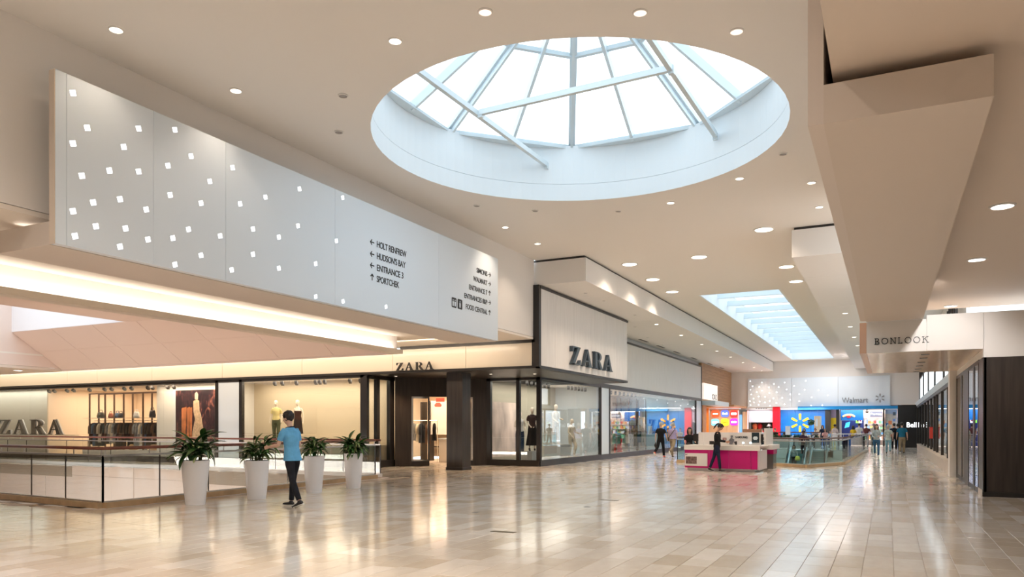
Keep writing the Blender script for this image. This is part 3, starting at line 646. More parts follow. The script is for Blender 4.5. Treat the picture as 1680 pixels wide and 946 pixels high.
for a, b in ((20.85, 21.6), (22.0, 23.2), (24.7, 25.2), (25.5, 27.0)): box('pane', M['g'], w, 1.885, a, .12, 1.897, b, 3.03); box('sill', M['dark'], w, 1.88, a, 0, 1.98, b, .12)
box('post', M['white'], rs, 1.70, 27.2, 0, 1.98, 27.9, 3.35)
sx_ = struct('wall_shop_interior'); box('back', mat('shop_grey', (.35, .33, .32), .6), sx_, 5, 20, 0, 5.1, 66, 3.3); box('sheet', M['white'], sx_, 1.98, 19.96, 3.3, 5, 66, 3.36)
lamp('shop_and_fill_light', 'AREA', (3.4, 24, 3.2), 120, WARMI, (0, 0, 0), 2, 6); lamp('shop_and_fill_light', 'AREA', (3.6, 38, 3.2), 260, SOFT, (0, 0, 0), 2, 14)
# long right wall beyond: stone kerb, tall shop windows, clerestory
kb = struct('baseboard_right')
y = 27.9
while y < 58:
    MB().box(1.72, y+.004, 0, 2.1, y+1.6-.004, .36).build('kerb_stone', M['curbp'], kb); MB().box(1.70, y+.004, .36, 2.1, y+1.6-.004, .42).build('coping', M['curbp'], kb); y += 1.6
w = struct('window_10', (1.95, 38, 0))
yp = 27.9
for yj in (31.5, 35, 38.6, 40.8, 43.8, 47.2, 51, 55, 59.5, 64.4):
    box('pane', M['g'], w, 1.93, yp+.06, .42, 1.945, yj-.06, 3.0); box('mullion', M['dark'], w, 1.88, yj-.08, .3, 2.0, yj+.08, 3.1); yp = yj
box('header', M['dark'], w, 1.88, 27.9, 2.98, 2.0, 67, 3.12); box('beam', M['steel'], w, 1.86, 27.9, 3.12, 2.05, 67, 3.42)
w = struct('window_11', (2.0, 45, 3.4))
for a, b in zip((27.9, 34.5, 41, 47.5, 54), (34.5, 41, 47.5, 54, 60.5)):
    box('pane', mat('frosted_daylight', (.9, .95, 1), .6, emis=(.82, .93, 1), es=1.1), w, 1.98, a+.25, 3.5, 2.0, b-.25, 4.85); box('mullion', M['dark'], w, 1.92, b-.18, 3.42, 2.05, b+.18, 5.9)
    box('transom', M['dark'], w, 1.95, a, 4.85, 2.05, b, 4.95)
    for k in range(1, 8): box('bar', M['dark'], w, 1.96, a+(b-a)*k/8-.04, 4.95, 2.03, a+(b-a)*k/8+.04, 5.9)
box('upper', M['white'], struct('wall_clerestory'), 1.98, 27.9, 5.9, 2.1, 67.5, ZC); box('upper_back', M['white'], struct('wall_clerestory_back'), 2.2, 27.9, 3.3, 2.3, 67.5, ZC)
# dark telecom wall with lit name
bw = struct('wall_telecom', (1.2, 64.5, 0)); box('cladding', mat('charcoal_cladding', (.012, .012, .014), .3), bw, .62, 64.5, 0, 2.6, 64.7, 3.21)
bs = thing('store_sign', 'glowing white telecom shop name on the black wall at the end', 'sign', (1.5, 64.48, 1.5))
text('Bell', mat('sign_glow', (1, 1, 1), .5, emis=(.92, .96, 1), es=1.6), bs, (1.19, 64.47, 1.53), FACE_Y, .52, .02, bold=.006, width=.68)
wd = thing('extinguisher_cabinet', 'narrow red fire cabinet on the dark pillar before the telecom wall', 'cabinet', (1.86, 40.8, .9)); box('body', mat('red_panel', (.42, .02, .02), .4), wd, 1.72, 40.62, 1.0, 1.86, 41.0, 1.55); box('door', mat('red_door', (.55, .05, .03), .3), wd, 1.74, 40.60, 1.03, 1.84, 40.62, 1.5)
# ---------------------------------------------------------------- ceiling lamps (each lamp carries its own light)
def downlight(x, y, z, r, lit, label, group, e=60, col=(1, .80, .62), name='downlight', spot=110, m_=None, glow=True):
    t = thing(name, label, 'ceiling light', (x, y, z), group)
    ring = MB(); n = 24
    for i in range(n):
        a, b = 2*math.pi*i/n, 2*math.pi*(i+1)/n; c = lambda q, rr, zz: (x+rr*math.cos(q), y+rr*math.sin(q), zz)
        ring.add([c(a, r, z-.001), c(b, r, z-.001), c(b, r*1.2, z-.001), c(a, r*1.2, z-.001), c(a, r, z-.02), c(b, r, z-.02), c(b, r*1.2, z-.012), c(a, r*1.2, z-.012)], [(4, 5, 6, 7), (0, 1, 5, 4), (2, 3, 7, 6)])
    ring.build('trim_ring', M['white'], t)
    MB().rings([(x, y, z-.012, r, r), (x, y, z-.002, r, r)], 20).build('lens', (m_ or M['lamp']) if lit else M['off'], t)
    if lit and e:
        l = lamp('bulb', 'SPOT', (0, 0, -.06), e, col, (0, 0, 0), r*.8, spot=spot, blend=.8); l.parent = t
    return t
for i, (x, y) in enumerate([(-9.66,7.01),(-9.64,9.16),(-6.35,9.0),(-4.83,8.91),(-2.98,9.85),(-1.91,10.92)]):
    w_ = ['closest to the upper left corner of the sign panel', 'starry bright, above the middle of the sign panel', 'left of the round skylight and lit white', 'above the skylight rim, dim and peach coloured', 'above the skylight rim with a dark tilted lamp inside', 'near the right rim of the round skylight'][i]
    downlight(x, y, ZC, .085, True, 'recessed round downlight, '+w_, None, (30, 36, 170, 60, 60, 120)[i], m_=M['lamp'] if i in (0, 1, 2) else mat('lamp_dim', (1, 1, 1), .5, emis=(1, .74, .6), es=.9))
for x, y in [(-8.18,10.1),(-9.26,11.31),(-9.25,16.62),(-8.12,17.67),(-6.23,18.66),(-1.92,16.24)]:
    downlight(x, y, ZC, .07, False, 'small dark unlit downlight '+{(-8.18,10.1): 'left of the skylight rim, the upper one of the pair', (-9.26,11.31): 'left of the skylight rim, the lower one of the pair', (-9.25,16.62): 'below the left part of the round skylight', (-8.12,17.67): 'just right of the one below the skylight, near its lowest point', (-6.23,18.66): 'below the lowest point of the round skylight, rightmost of three', (-1.92,16.24): 'to the right of the round skylight'}[(x, y)], None)
for x, y in [(-9.53,18.75),(-9.51,20.87),(-4.83,18.53),(-2.98,17.4),(-1.57,18.43),(-1.57,20.56)]:
    downlight(x, y, ZC, .085, True, 'small lit downlight '+{(-9.53,18.75): 'over the right end of the sign panel', (-9.51,20.87): 'nearest the corner of the left dropped ceiling', (-4.83,18.53): 'just beyond the far rim of the round skylight', (-2.98,17.4): 'beyond the right rim of the skylight, left of a pair', (-1.57,18.43): 'beside the hanging beam, upper of two', (-1.57,20.56): 'above the front of the right dropped box'}[(x, y)], None, 90)
for x, y in [(-3.14,22.22),(-5.54,24.86),(-7.91,24.92),(-7.95,27.88),(-7.95,30.75),(-3.17,27.72),(-3.16,30.66)]:
    downlight(x, y, ZC, .24, True, 'large glowing round ceiling lamp, '+{(-3.14,22.22): 'the biggest and closest, left of the right dropped box', (-5.54,24.86): 'in the middle of the ceiling, alone in its row', (-7.91,24.92): 'first of the three along the left dropped ceiling', (-7.95,27.88): 'second of the three along the left dropped ceiling', (-7.95,30.75): 'third of the three along the left dropped ceiling', (-3.17,27.72): 'right side, nearer one before the long skylight', (-3.16,30.66): 'right side, next to the corner of the long skylight'}[(x, y)], None, 260, spot=140)
for q_, y in enumerate((34.12, 38.74, 43.53, 47.76, 52.32, 57.14, 62.17, 66.2)):
    downlight(-9.55, y, 6.27, .09, True, ['first', 'second', 'third', 'fourth', 'fifth', 'sixth', 'seventh', 'last'][q_]+' bright spotlight along the left dropped ceiling, counting from the sign box', None, 170, (1, .78, .58), name='spotlight')
for q_, y in enumerate((34.31, 38.98, 43.55, 48.18)):
    downlight(-1.62, y, 6.27, .10, True, ['first', 'second', 'third', 'fourth'][q_]+' warm spotlight down the right dropped ceiling beam', None, 150, (1, .70, .48), name='spotlight')
for x, y in [(-9.57,25.09),(-9.58,30.92),(-10.68,34.48),(-9.54,26.9),(-11.41,38.99),(-11.64,42.85)]:
    downlight(x, y, 6.27, .06, False, 'tiny dark fitting in the left dropped ceiling, '+{25.09: 'over the sign box corner', 30.92: 'over the far end of the sign box', 34.48: 'in front of the first bright spotlight', 26.9: 'over the middle of the sign box', 38.99: 'near the second slot vent', 42.85: 'near the third slot vent'}[y], None, name='ceiling_fitting')
for i, (x, y) in enumerate([(1.34,11.8),(1.37,15.37),(1.33,21.0)]):
    downlight(x, y, ZL, .13, True, ['white oval downlight closest to the top right corner', 'middle white downlight of the right low ceiling', 'small white downlight just above the projecting shopfront box'][i], None, 70, (1, .9, .85), m_=M['lampw'])
downlight(-32.3, 19.0, 3.9, .16, True, 'white downlight under the low ceiling at the far left', None, 60, m_=M['lampw'])
for x, y in ((1.32, 5), (1.35, 1), (-8.3, 3), (-2.5, 3), (-8.5, -4), (-2.5, -4), (-5.5, 5.2), (-20, 5), (-26, 5), (-14, 4), (-20, 0), (-14, 0)):
    zz = ZC if -10.5 < x < XR else ZL
    lamp('bulb', 'SPOT', (x, y, zz-.06), 330 if zz == ZC else 120, (1, .84, .70), (0, 0, 0), .1, spot=140, blend=.8)
for q_, y in enumerate((36.5, 40.32, 43.8, 47.59, 52.36, 57.43, 62.06)):
    x = -12.0
    t = thing('slot_vent', ['first', 'second', 'third', 'fourth', 'fifth', 'sixth', 'last'][q_]+' dark slot vent in the dropped ceiling, counting away from the sign box', 'vent', (x, y, 6.27)); box('grille', M['black'], t, x-.07, y-.75, 6.26, x+.07, y+.75, 6.272)
for y in (25.0, 27.1, 29.2, 31.2): lamp('wash_and_fill_spot', 'SPOT', (-9.9, y, 6.2), 60, WARM, (0, R(-18), 0), .04, spot=50, blend=.6)
for y in (37, 40.5, 44, 47.5, 51, 54.5): lamp('wash_and_fill_spot', 'SPOT', (-11.6, y, 6.2), 240, WARM, (0, R(-14), 0), .04, spot=50, blend=.6)
lamp('cove_lamp', 'AREA', (-28, 21.2, 4.40), 215, (1, .84, .64), (R(68), 0, 0), 32, .12)
for q_, (x, y) in enumerate(((-16.9, 24.0), (-13.1, 24.6), (-11.6, 25.2))):
    downlight(x, y, ZB-.002, .05, True, ['small downlight in the black soffit left of the dark column', 'small downlight in the black soffit just right of the dark column', 'small downlight in the black soffit near the sign box corner'][q_], None, 150, (1, .62, .34))
lamp('wash_and_fill_spot', 'SPOT', (.9, 17.0, 4.4), 260, (1, .93, .88), (R(62), 0, 0), .05, spot=75, blend=.8)  # unseen spot added to brighten the white shopfront box
lamp('wash_and_fill_spot', 'SPOT', (4, 16.5, 4.4), 120, SOFT, (R(50), 0, 0), .05, spot=80, blend=.8)
# floor fittings
for x, y, r in ((-6.72, 12.03, 0), (-5.24, 13.82, 1), (-5.10, 9.97, 2), (-5.29, 15.3, 2)):
    if r == 2:
        t = thing('floor_cover', 'brass rectangular floor cover plate set in the pale tiles, '+('nearer one' if y < 12 else 'farther one, thin dark strip'), 'floor plate', (x, y, 0)); box('plate', mat('brass', (.11, .09, .05), .4), t, x-.19, y-.055, 0, x+.19, y+.055, .004)
    else:
        t = thing('floor_socket', 'small round metal floor socket in the tiles, '+('farther right one' if r else 'nearer left one'), 'floor socket', (x, y, 0)); MB().rings([(x, y, 0, .07, .07), (x, y, .003, .065, .065)], 20).build('cap', mat('socket_metal', (.05, .05, .05), .35), t)

# ---------------------------------------------------------------- planters with leafy plants
leafm = []
def leaf_mat(name, c1, c2):
    m = bpy.data.materials.new(name); m.use_nodes = True; nt = m.node_tree; b = nt.nodes['Principled BSDF']; b.inputs['Roughness'].default_value = .28
    tc = nt.nodes.new('ShaderNodeTexCoord'); sp = nt.nodes.new('ShaderNodeSeparateXYZ'); nt.links.new(tc.outputs['Object'], sp.inputs[0])
    ab = nt.nodes.new('ShaderNodeMath'); ab.operation = 'ABSOLUTE'; nt.links.new(sp.outputs['X'], ab.inputs[0])
    r = nt.nodes.new('ShaderNodeValToRGB'); r.color_ramp.elements[0].position = .004; r.color_ramp.elements[0].color = (*c2, 1); r.color_ramp.elements[1].position = .014; r.color_ramp.elements[1].color = (*c1, 1)
    nt.links.new(ab.outputs[0], r.inputs[0]); nt.links.new(r.outputs[0], b.inputs['Base Color']); return m
LM = [leaf_mat('leaf_green', (.035, .11, .022), (.09, .22, .05)), leaf_mat('leaf_dark', (.018, .062, .018), (.04, .12, .03)), leaf_mat('leaf_pale', (.08, .17, .04), (.50, .55, .28))]
LMESH = []
for mi in range(3):
    for (L_, W_, dr_) in ((.42, .046, .55), (.34, .042, .95), (.30, .052, .45)):
        v = []; f = []; n = 9
        for i in range(n+1):
            t = i/n; w_ = W_*math.sin(math.pi*min(1, t*.93+.05))**.8; a = dr_*t*1.5
            yy_ = L_*(math.sin(a)/(dr_*1.5)) if dr_ else L_*t; zz_ = -L_*(1-math.cos(a))/(dr_*1.5)
            for k in (-1, -.5, 0, .5, 1): v.append((k*w_, yy_, zz_+abs(k)*w_*.45))
        for i in range(n):
            for k in range(4): f.append((i*5+k, i*5+k+1, i*5+k+6, i*5+k+5))
        me = bpy.data.meshes.new('leaf'); me.from_pydata(v, [], f); me.materials.append(LM[mi]); me.polygons.foreach_set('use_smooth', [True]*len(f)); me.update(); LMESH.append(me)
potm = mat('planter_white', (.88, .88, .91), .35); soil = mat('soil', (.03, .02, .015), .9, noise=.5, nscale=30); stemm = mat('stem', (.10, .13, .04), .6)
def plant(x, y, h, rt_, rb, label, nleaf, seed, spread, big, lean=0):
    rnd = random.Random(seed); t = thing('potted_plant', label, 'potted plant', (x, y, 0))
    MB().rings([(x, y, 0, rb, rb), (x, y, h*.03, rb*1.02, rb*1.02), (x, y, h*.5, (rb+rt_)/2*1.03, (rb+rt_)/2*1.03), (x, y, h, rt_, rt_), (x, y, h, rt_*.93, rt_*.93), (x, y, h-.06, rt_*.92, rt_*.92)], 40).build('pot', potm, t, smooth=True)
    o = t.children[-1]; e = o.modifiers.new('edge', 'EDGE_SPLIT'); e.split_angle = R(40)
    MB().rings([(x, y, h-.08, rt_*.9, rt_*.9), (x, y, h-.045, rt_*.91, rt_*.91)], 24).build('soil', soil, t)
    ns = 7
    stems = []
    for k in range(ns):
        a = rnd.random()*6.28; q = rnd.random()*rt_*.45; sx0, sy0 = x+q*math.cos(a), y+q*math.sin(a); hh = .16+.34*rnd.random()*spread
        top = (sx0+.08*math.cos(a), sy0+.08*math.sin(a), h+hh); stems.append(((sx0, sy0, h-.06), top, a))
        MB().tube([(sx0, sy0, h-.06), ((sx0+top[0])/2+.01, (sy0+top[1])/2, h+hh*.5), top], [.012, .010, .008], 7).build('stem', stemm, t, smooth=True)
    for i in range(nleaf):
        b0, tp, a0 = stems[i % ns]; fr = .35+.65*rnd.random()
        p = [b0[j]+(tp[j]-b0[j])*fr for j in range(3)]; p[2] = max(p[2], h+.0)
        m_ = rnd.choice((0, 0, 1, 1, 2)) if spread < 1 else rnd.choice((0, 1, 1, 2))
        me = LMESH[m_*3+rnd.choice((0, 1, 1, 2))]; o = bpy.data.objects.new('leaf', me); C.objects.link(o); o.parent = t
        az = a0+rnd.uniform(-1.9, 1.9) if i % 3 else rnd.random()*6.28; el = rnd.uniform(-.15, 1.15); s_ = rnd.uniform(.85, 1.3)*spread
        o.location = (p[0]-x, p[1]-y, p[2]); o.rotation_euler = (el, rnd.uniform(-.3, .3), az-math.pi/2); o.scale = (s_, s_, s_)
    for (dx, dz_, az, el, s_) in big:
        o = bpy.data.objects.new('leaf', LMESH[0 if s_ < 1.1 else 2+0]); o.data = LMESH[2]; C.objects.link(o); o.parent = t
        MB().tube([(x, y, h), (x+dx*.6, y, h+dz_*.6), (x+dx, y, h+dz_)], [.009, .007, .005], 6).build('stem', stemm, t)
        o.location = (dx, 0, h+dz_); o.rotation_euler = (el, 0, az-math.pi/2); o.scale = (s_*1.25, s_, s_)
plant(-12.43, 10.76, .885, .27, .185, 'broad tapered white planter nearest the kerb corner, spiky arching leaves', 84, 3, 1.05, [])
plant(-12.19, 12.17, .83, .255, .19, 'white planter just left of the walking man, variegated leaves with one upright leaf', 80, 11, .88, [(-.02, .34, 1.2, 1.35, 1.0), (.15, .12, .3, .9, .9)])
plant(-12.23, 14.03, .86, .245, .18, 'white planter right of the walking man, pale striped leaves and one high leaf leaning right', 76, 23, .85, [(-.10, .28, .15, .75, 1.0)])
plant(-12.19, 15.46, .88, .24, .175, 'white planter at the far end of the row, by the end of the railing', 120, 31, .95, [(-.12, .34, 1.3, 1.3, 1.05), (-.12, .30, 2.8, .8, .8)])

# ---------------------------------------------------------------- people and mannequins
def cloth(name, c, noise=.25): return mat('cloth_'+name, c, .85, noise=noise, nscale=9, spec=.2)
def remesh(o, vox, sm=4):
    r = o.modifiers.new('skin', 'REMESH'); r.mode = 'VOXEL'; r.voxel_size = vox; r.use_smooth_shade = True
    s_ = o.modifiers.new('smooth', 'SMOOTH'); s_.iterations = sm; s_.factor = .5
def V3(*a): return Vector(a)
def person(name, label, cat, loc, face, h=1.72, legs=(18, 5, -22, 30), arms=((10, 12), (-12, 10)), arm_in=(0, 0), top='grey', bottom='navy', skin='skin', hair='hair', shoe='black', style=(),
           lean=0, head_turn=(0, 0), fem=False, sleeves='short', vox=.014, group=None, seated=False, hair_style='short', hem=.0, skirt=None, bare=False, zb=0.0, topmat=None, shorts=False):
    """face: heading in degrees (0 = away along +Y); legs = (thighL, kneeL, thighR, kneeR); arms = ((upperL, bendL),(upperR, bendR))"""
    S_ = h/1.75; t = thing(name, label, cat, (*loc, zb), group)
    ca, sa = math.cos(R(face)), math.sin(R(face))
    def T(p): x, y, z = p; return (loc[0]+(x*ca-y*sa)*S_, loc[1]+(x*sa+y*ca)*S_, z*S_+zb)
    hipz = .93; L = {}
    for sd, th, kn in ((-1, legs[0], legs[1]), (1, legs[2], legs[3])):
        hp = V3(.09*sd, 0, hipz); kn_ = hp+V3(.012*sd, math.sin(R(th)), -math.cos(R(th)))*.43; an = kn_+V3(0, math.sin(R(th-kn)), -math.cos(R(th-kn)))*.42
        L[sd] = [hp, kn_, an, th-kn]
    if not seated:
        low_ = min(L[1][2].z, L[-1][2].z); dz_ = .085-low_
        for sd in L: L[sd][0] = L[sd][0]+V3(0, 0, dz_); L[sd][1] = L[sd][1]+V3(0, 0, dz_); L[sd][2] = L[sd][2]+V3(0, 0, dz_)
        hipz += dz_
    else:
        dz_ = .50-hipz; hipz = .50
        for sd in L:
            for q in (0, 1, 2): L[sd][q] = L[sd][q]+V3(0, 0, dz_)
    ln = math.sin(R(lean))
    def tz(z): return V3(0, ln*(z-.0), hipz+z)             # spine points above hip
    sw = .165 if fem else .19; cw = .135 if fem else .165
    sh = {sd: tz(.50)+V3(sw*sd, 0, 0) for sd in (-1, 1)}
    A = {}
    for sd, (ua, fa), inn_ in ((-1, arms[0], arm_in[0]), (1, arms[1], arm_in[1])):
        el = sh[sd]+V3(sd*(.20-.1*min(1, abs(inn_)/40)), math.sin(R(ua)), -math.cos(R(ua))).normalized()*.29
        d = V3(-sd*math.sin(R(inn_))+sd*.06, math.sin(R(ua+fa)), -math.cos(R(ua+fa))).normalized(); wr_2 = el+d*.25; A[sd] = [sh[sd], el, wr_2, d]
    # body
    b = MB(); k = 1.0 if bare else .94
    def ring(z, rx, ry, dy=0): p = tz(z); return (p.x, p.y+dy, p.z, rx, ry)
    if fem: R_ = [(-.10,.15,.10),(-.02,.165,.115),(.08,.145,.10),(.19,.115,.083),(.30,.13,.10),(.38,.138,.115),(.46,.135,.085),(.52,.10,.07),(.555,.05,.05)]
    else: R_ = [(-.10,.14,.10),(-.02,.158,.11),(.08,.152,.105),(.19,.147,.10),(.30,.165,.112),(.40,.178,.115),(.48,.165,.095),(.53,.10,.075),(.56,.055,.055)]
    rr = [ring(z, a*k, c*k) for z, a, c in R_]
    def put(m_, rs_): 
        n_ = len(m_.v); m_.rings(rs_, 22); m_.v[n_:] = [T(p) for p in m_.v[n_:]]
    def tub(m_, pts, r_, flat=1.0, n=12, upv=None):
        n_ = len(m_.v); m_.tube([tuple(p) for p in pts], r_, n, flat, upv); m_.v[n_:] = [T(p) for p in m_.v[n_:]]
    def blob(m_, c, rx, ry, rz): n_ = len(m_.v); m_.ball(tuple(c), rx, ry, rz, 16, 10); m_.v[n_:] = [T(p) for p in m_.v[n_:]]
    def sc(r_): return [q*S_ for q in r_]
    put(b, rr)
    nt_, np_ = R(head_turn[0]), R(head_turn[1])
    nk = tz(.55); hd = nk+V3(0, .03+.10*math.sin(np_), .17)
    def H(x, y, z):                                        # head-local to body-local
        y2 = y*math.cos(np_)+z*math.sin(np_); z2 = -y*math.sin(np_)+z*math.cos(np_); x3 = x*math.cos(nt_)-y2*math.sin(nt_); y3 = x*math.sin(nt_)+y2*math.cos(nt_); return hd+V3(x3, y3, z2)
    tub(b, [tz(.50), nk+V3(0, .005, .03), H(0, -.01, -.05)], [.060, .052, .056])
    n_ = len(b.v); b.rings([(0, .025, -.115, .022, .022), (0, .022, -.105, .040, .045), (0, .012, -.07, .058, .070), (0, .004, -.02, .070, .088), (0, 0, .03, .075, .095), (0, -.002, .07, .070, .088), (0, -.004, .10, .052, .066), (0, -.004, .118, .02, .03)], 22); b.v[n_:] = [T(H(*p)) for p in b.v[n_:]]
    n_ = len(b.v); b.tube([(0, .085, .018), (0, .102, -.014), (0, .112, -.036), (0, .09, -.044)], [.008, .012, .016, .011], 8); b.v[n_:] = [T(H(*p)) for p in b.v[n_:]]
    for sd in (-1, 1): n_ = len(b.v); b.ball((sd*.076, -.005, -.012), .012, .020, .031, 8, 6); b.v[n_:] = [T(H(*p)) for p in b.v[n_:]]
    for sd in (-1, 1):
        s0, e0, w0, d = A[sd]
        tub(b, [s0+V3(-sd*.03, 0, 0), s0+(e0-s0)*.35, e0, e0+(w0-e0)*.3, w0], [.048, .044, .036, .037, .025] if not fem else [.040, .036, .029, .031, .021])
        # hand: palm and five fingers
        up = V3(0, 0, 1) if abs(d.z) < .8 else V3(0, 1, 0); side = V3(sd, 0, 0) if abs(d.x) < .8 else V3(0, 1, 0)
        nrm = d.cross(V3(0, 1, 0)) if abs(d.y) < .7 else d.cross(V3(0, 0, 1)); nrm = (V3(-sd, 0, 0)-d*(V3(-sd, 0, 0).dot(d))).normalized(); wd_ = d.cross(nrm).normalized()
        pal = w0+d*.05; hs = .92 if fem else 1.0
        tub(b, [w0-d*.01, w0+d*.03, w0+d*.085*hs], [.026, .036, .038], .42, 12, tuple(nrm))
        for fi, (o_, ln_) in enumerate(((-.028, .062), (-.010, .072), (.010, .068), (.027, .052))):
            p0 = w0+d*.075*hs+wd_*o_; c1 = .25+.06*fi; p1 = p0+(d*math.cos(c1)+nrm*math.sin(c1))*ln_*.5; p2 = p1+(d*math.cos(c1+.55)+nrm*math.sin(c1+.55))*ln_*.55
            tub(b, [p0, p1, p2], [.0095, .0088, .0068], n=8)
        fw_ = -1 if wd_.y < 0 else 1
        p0 = w0+d*.025+wd_*(-.028 if True else .028); tub(b, [p0, p0+(d*.6-wd_*.6+nrm*.3)*.035, p0+(d*.9-wd_*.35+nrm*.5)*.066], [.012, .010, .008], n=8)
    for sd in (-1, 1):
        hp, kn_, an, fa = L[sd]
        tub(b, [hp+V3(-sd*.02, 0, .04), hp+(kn_-hp)*.3, hp+(kn_-hp)*.85, kn_, kn_+(an-kn_)*.3, an], [q*(1 if bare else .88) for q in [.085, .082, .055, .053, .052, .034]])
        if bare and shoe is None:
            tub(b, [an+V3(0, -.03, -.045), an+V3(0, .06, -.055), an+V3(0, .17, -.068)], [.034, .036, .026], .7, upv=(0, 0, 1))
    # scale thickness with height: T() scales coordinates already
    bo = b.build('body', M[skin] if skin in M else skin, t); remesh(bo, vox*S_ if vox < .012 else vox)
    clothes = []
    # trousers / skirt
    if skirt:
        c = MB(); zk = L[1][1].z
        put(c, [(0, 0, zk-skirt[1], skirt[2], skirt[2]*.85), (0, 0, zk+.2, .19, .15), (tz(-.02).x, tz(-.02).y, hipz-.02, .175, .125), (*tz(.14)[:2], hipz+.14, .128, .095)]); o = c.build('skirt', skirt[0], t); remesh(o, vox+.002, 5)
    elif bottom is not None:
        c = MB(); put(c, [ring(z, a, e) for z, a, e in ((-.11, .135, .105), (-.02, .168, .122), (.06, .162 if fem else .165, .115), (.11, .150, .108))])
        for sd in (-1, 1):
            hp, kn_, an, fa = L[sd]; wd2 = 1.0 if 'slim' in style else 1.22
            if shorts: tub(c, [hp+V3(-sd*.015, 0, .05), hp+(kn_-hp)*.3, kn_-V3(0, 0, .02)], [.095, .098, .085])
            else: tub(c, [hp+V3(-sd*.015, 0, .05), hp+(kn_-hp)*.3, hp+(kn_-hp)*.8, kn_, kn_+(an-kn_)*.35, kn_+(an-kn_)*.93], [.094, .093, .064*wd2, .060*wd2, .058*wd2, .044*wd2*1.1])
        o = c.build('trousers', bottom, t); remesh(o, vox+.001, 3)
    if top is not None:
        c = MB(); z0_ = .02-hem
        prof = [(z0_, (.168 if fem else .172)+(.026 if hem > .05 else 0), .128+(.022 if hem > .05 else 0)), (.0+.04, .166 if fem else .18, .128), (.10, .155 if fem else .168, .122), (.19, .128 if fem else .162, .108), (.30, .145 if fem else .18, .122), (.40, .155 if fem else .192, .128), (.48, .145 if fem else .178, .105), (.53, .10, .082), (.552, .066, .066)]
        if 'offshoulder' in style: prof = prof[:6]
        put(c, [ring(*p) for p in prof])
        if sleeves:
            for sd in (-1, 1):
                s0, e0, w0, d = A[sd]
                if sleeves == 'short': tub(c, [s0+V3(-sd*.05, 0, .0), s0+(e0-s0)*.3, s0+(e0-s0)*.72], [.062, .060, .056] if not fem else [.052, .050, .048])
                else: tub(c, [s0+V3(-sd*.05, 0, .0), s0+(e0-s0)*.4, e0, e0+(w0-e0)*.9], [.062, .058, .050, .042] if not fem else [.054, .050, .043, .036])
        o = c.build('shirt', top, t); remesh(o, vox, 3)
    if shoe is not None:
        for sd in (-1, 1):
            hp, kn_, an, fa = L[sd]; tilt = max(-50, min(25, fa*.75)) if not seated else 0
            if fa > 0: tilt = fa*.5
            def F(y, z): a = R(tilt); return an+V3(0, y*math.cos(a)-z*math.sin(a), y*math.sin(a)+z*math.cos(a))
            c = MB(); tub(c, [F(-.055, -.03), F(0, -.025), F(.07, -.043), F(.14, -.055), F(.19, -.062)], [.034, .043, .042, .040, .026], .78, upv=(0, 0, 1)); tub(c, [F(0, -.03), F(0, .02)], [.042, .040])
            o = c.build('shoe', shoe, t); remesh(o, .009)
            c = MB(); tub(c, [F(-.07, -.068), F(.06, -.070), F(.15, -.073), F(.20, -.074)], [.036, .040, .043, .028], .3, upv=(0, 0, 1)); c.build('sole', mat('shoe_sole', (.75, .74, .72), .6), o)
    if hair_style and hair:
        hm = M[hair] if hair in M else hair; c = MB(); nn, mm = 20, 12; rx, ry, rz = .094, .116, .108
        for i in range(mm):
            for j in range(nn):
                q = []
                for (ii, jj) in ((i, j), (i, j+1), (i+1, j+1), (i+1, j)):
                    a = 2*math.pi*jj/nn; e = math.pi*ii/mm; q.append((rx*math.cos(a)*math.sin(e), -.008+ry*math.sin(a)*math.sin(e), .034+rz*math.cos(e)))
                cy_ = sum(p[1] for p in q)/4; cz_ = sum(p[2] for p in q)/4; lim = .062 if cy_ > .055 else (.0 if cy_ > .01 else -.085)
                if cz_ > lim: c.add([T(H(*p)) for p in q], [(0, 1, 2, 3)])
        if hair_style == 'long':
            tubp = [(-.0, -.075, .06), (0, -.095, -.03), (0, -.085, -.14), (0, -.075, -.22)]; n_ = len(c.v); c.tube(tubp, [.06, .088, .095, .05], 12, .55, (0, 1, 0)); c.v[n_:] = [T(H(*p)) for p in c.v[n_:]]
            for sd in (-1, 1): n_ = len(c.v); c.tube([(sd*.06, .0, .07), (sd*.085, .01, -.02), (sd*.08, .015, -.12), (sd*.07, .02, -.19)], [.03, .036, .034, .018], 10, 1); c.v[n_:] = [T(H(*p)) for p in c.v[n_:]]
        if hair_style == 'ponytail':
            n_ = len(c.v); c.tube([(0, -.09, .06), (0, -.14, .065), (0, -.165, .0), (0, -.165, -.10), (0, -.15, -.2)], [.028, .03, .036, .030, .008], 12); c.v[n_:] = [T(H(*p)) for p in c.v[n_:]]
        o = c.build('hair', hm, t, smooth=True); wd = o.modifiers.new('weld', 'WELD'); wd.merge_threshold = .001; so = o.modifiers.new('thick', 'SOLIDIFY'); so.thickness = .012; so.offset = 1
        if hair_style != 'bald':
            ss = o.modifiers.new('sub', 'SUBSURF'); ss.levels = ss.render_levels = 2 if vox < .012 else 1; tx_ = bpy.data.textures.get('tufts') or bpy.data.textures.new('tufts', 'CLOUDS'); tx_.noise_scale = .035; dp = o.modifiers.new('tufts', 'DISPLACE'); dp.texture = tx_; dp.strength = .035; dp.mid_level = .45; dp.texture_coords = 'LOCAL'
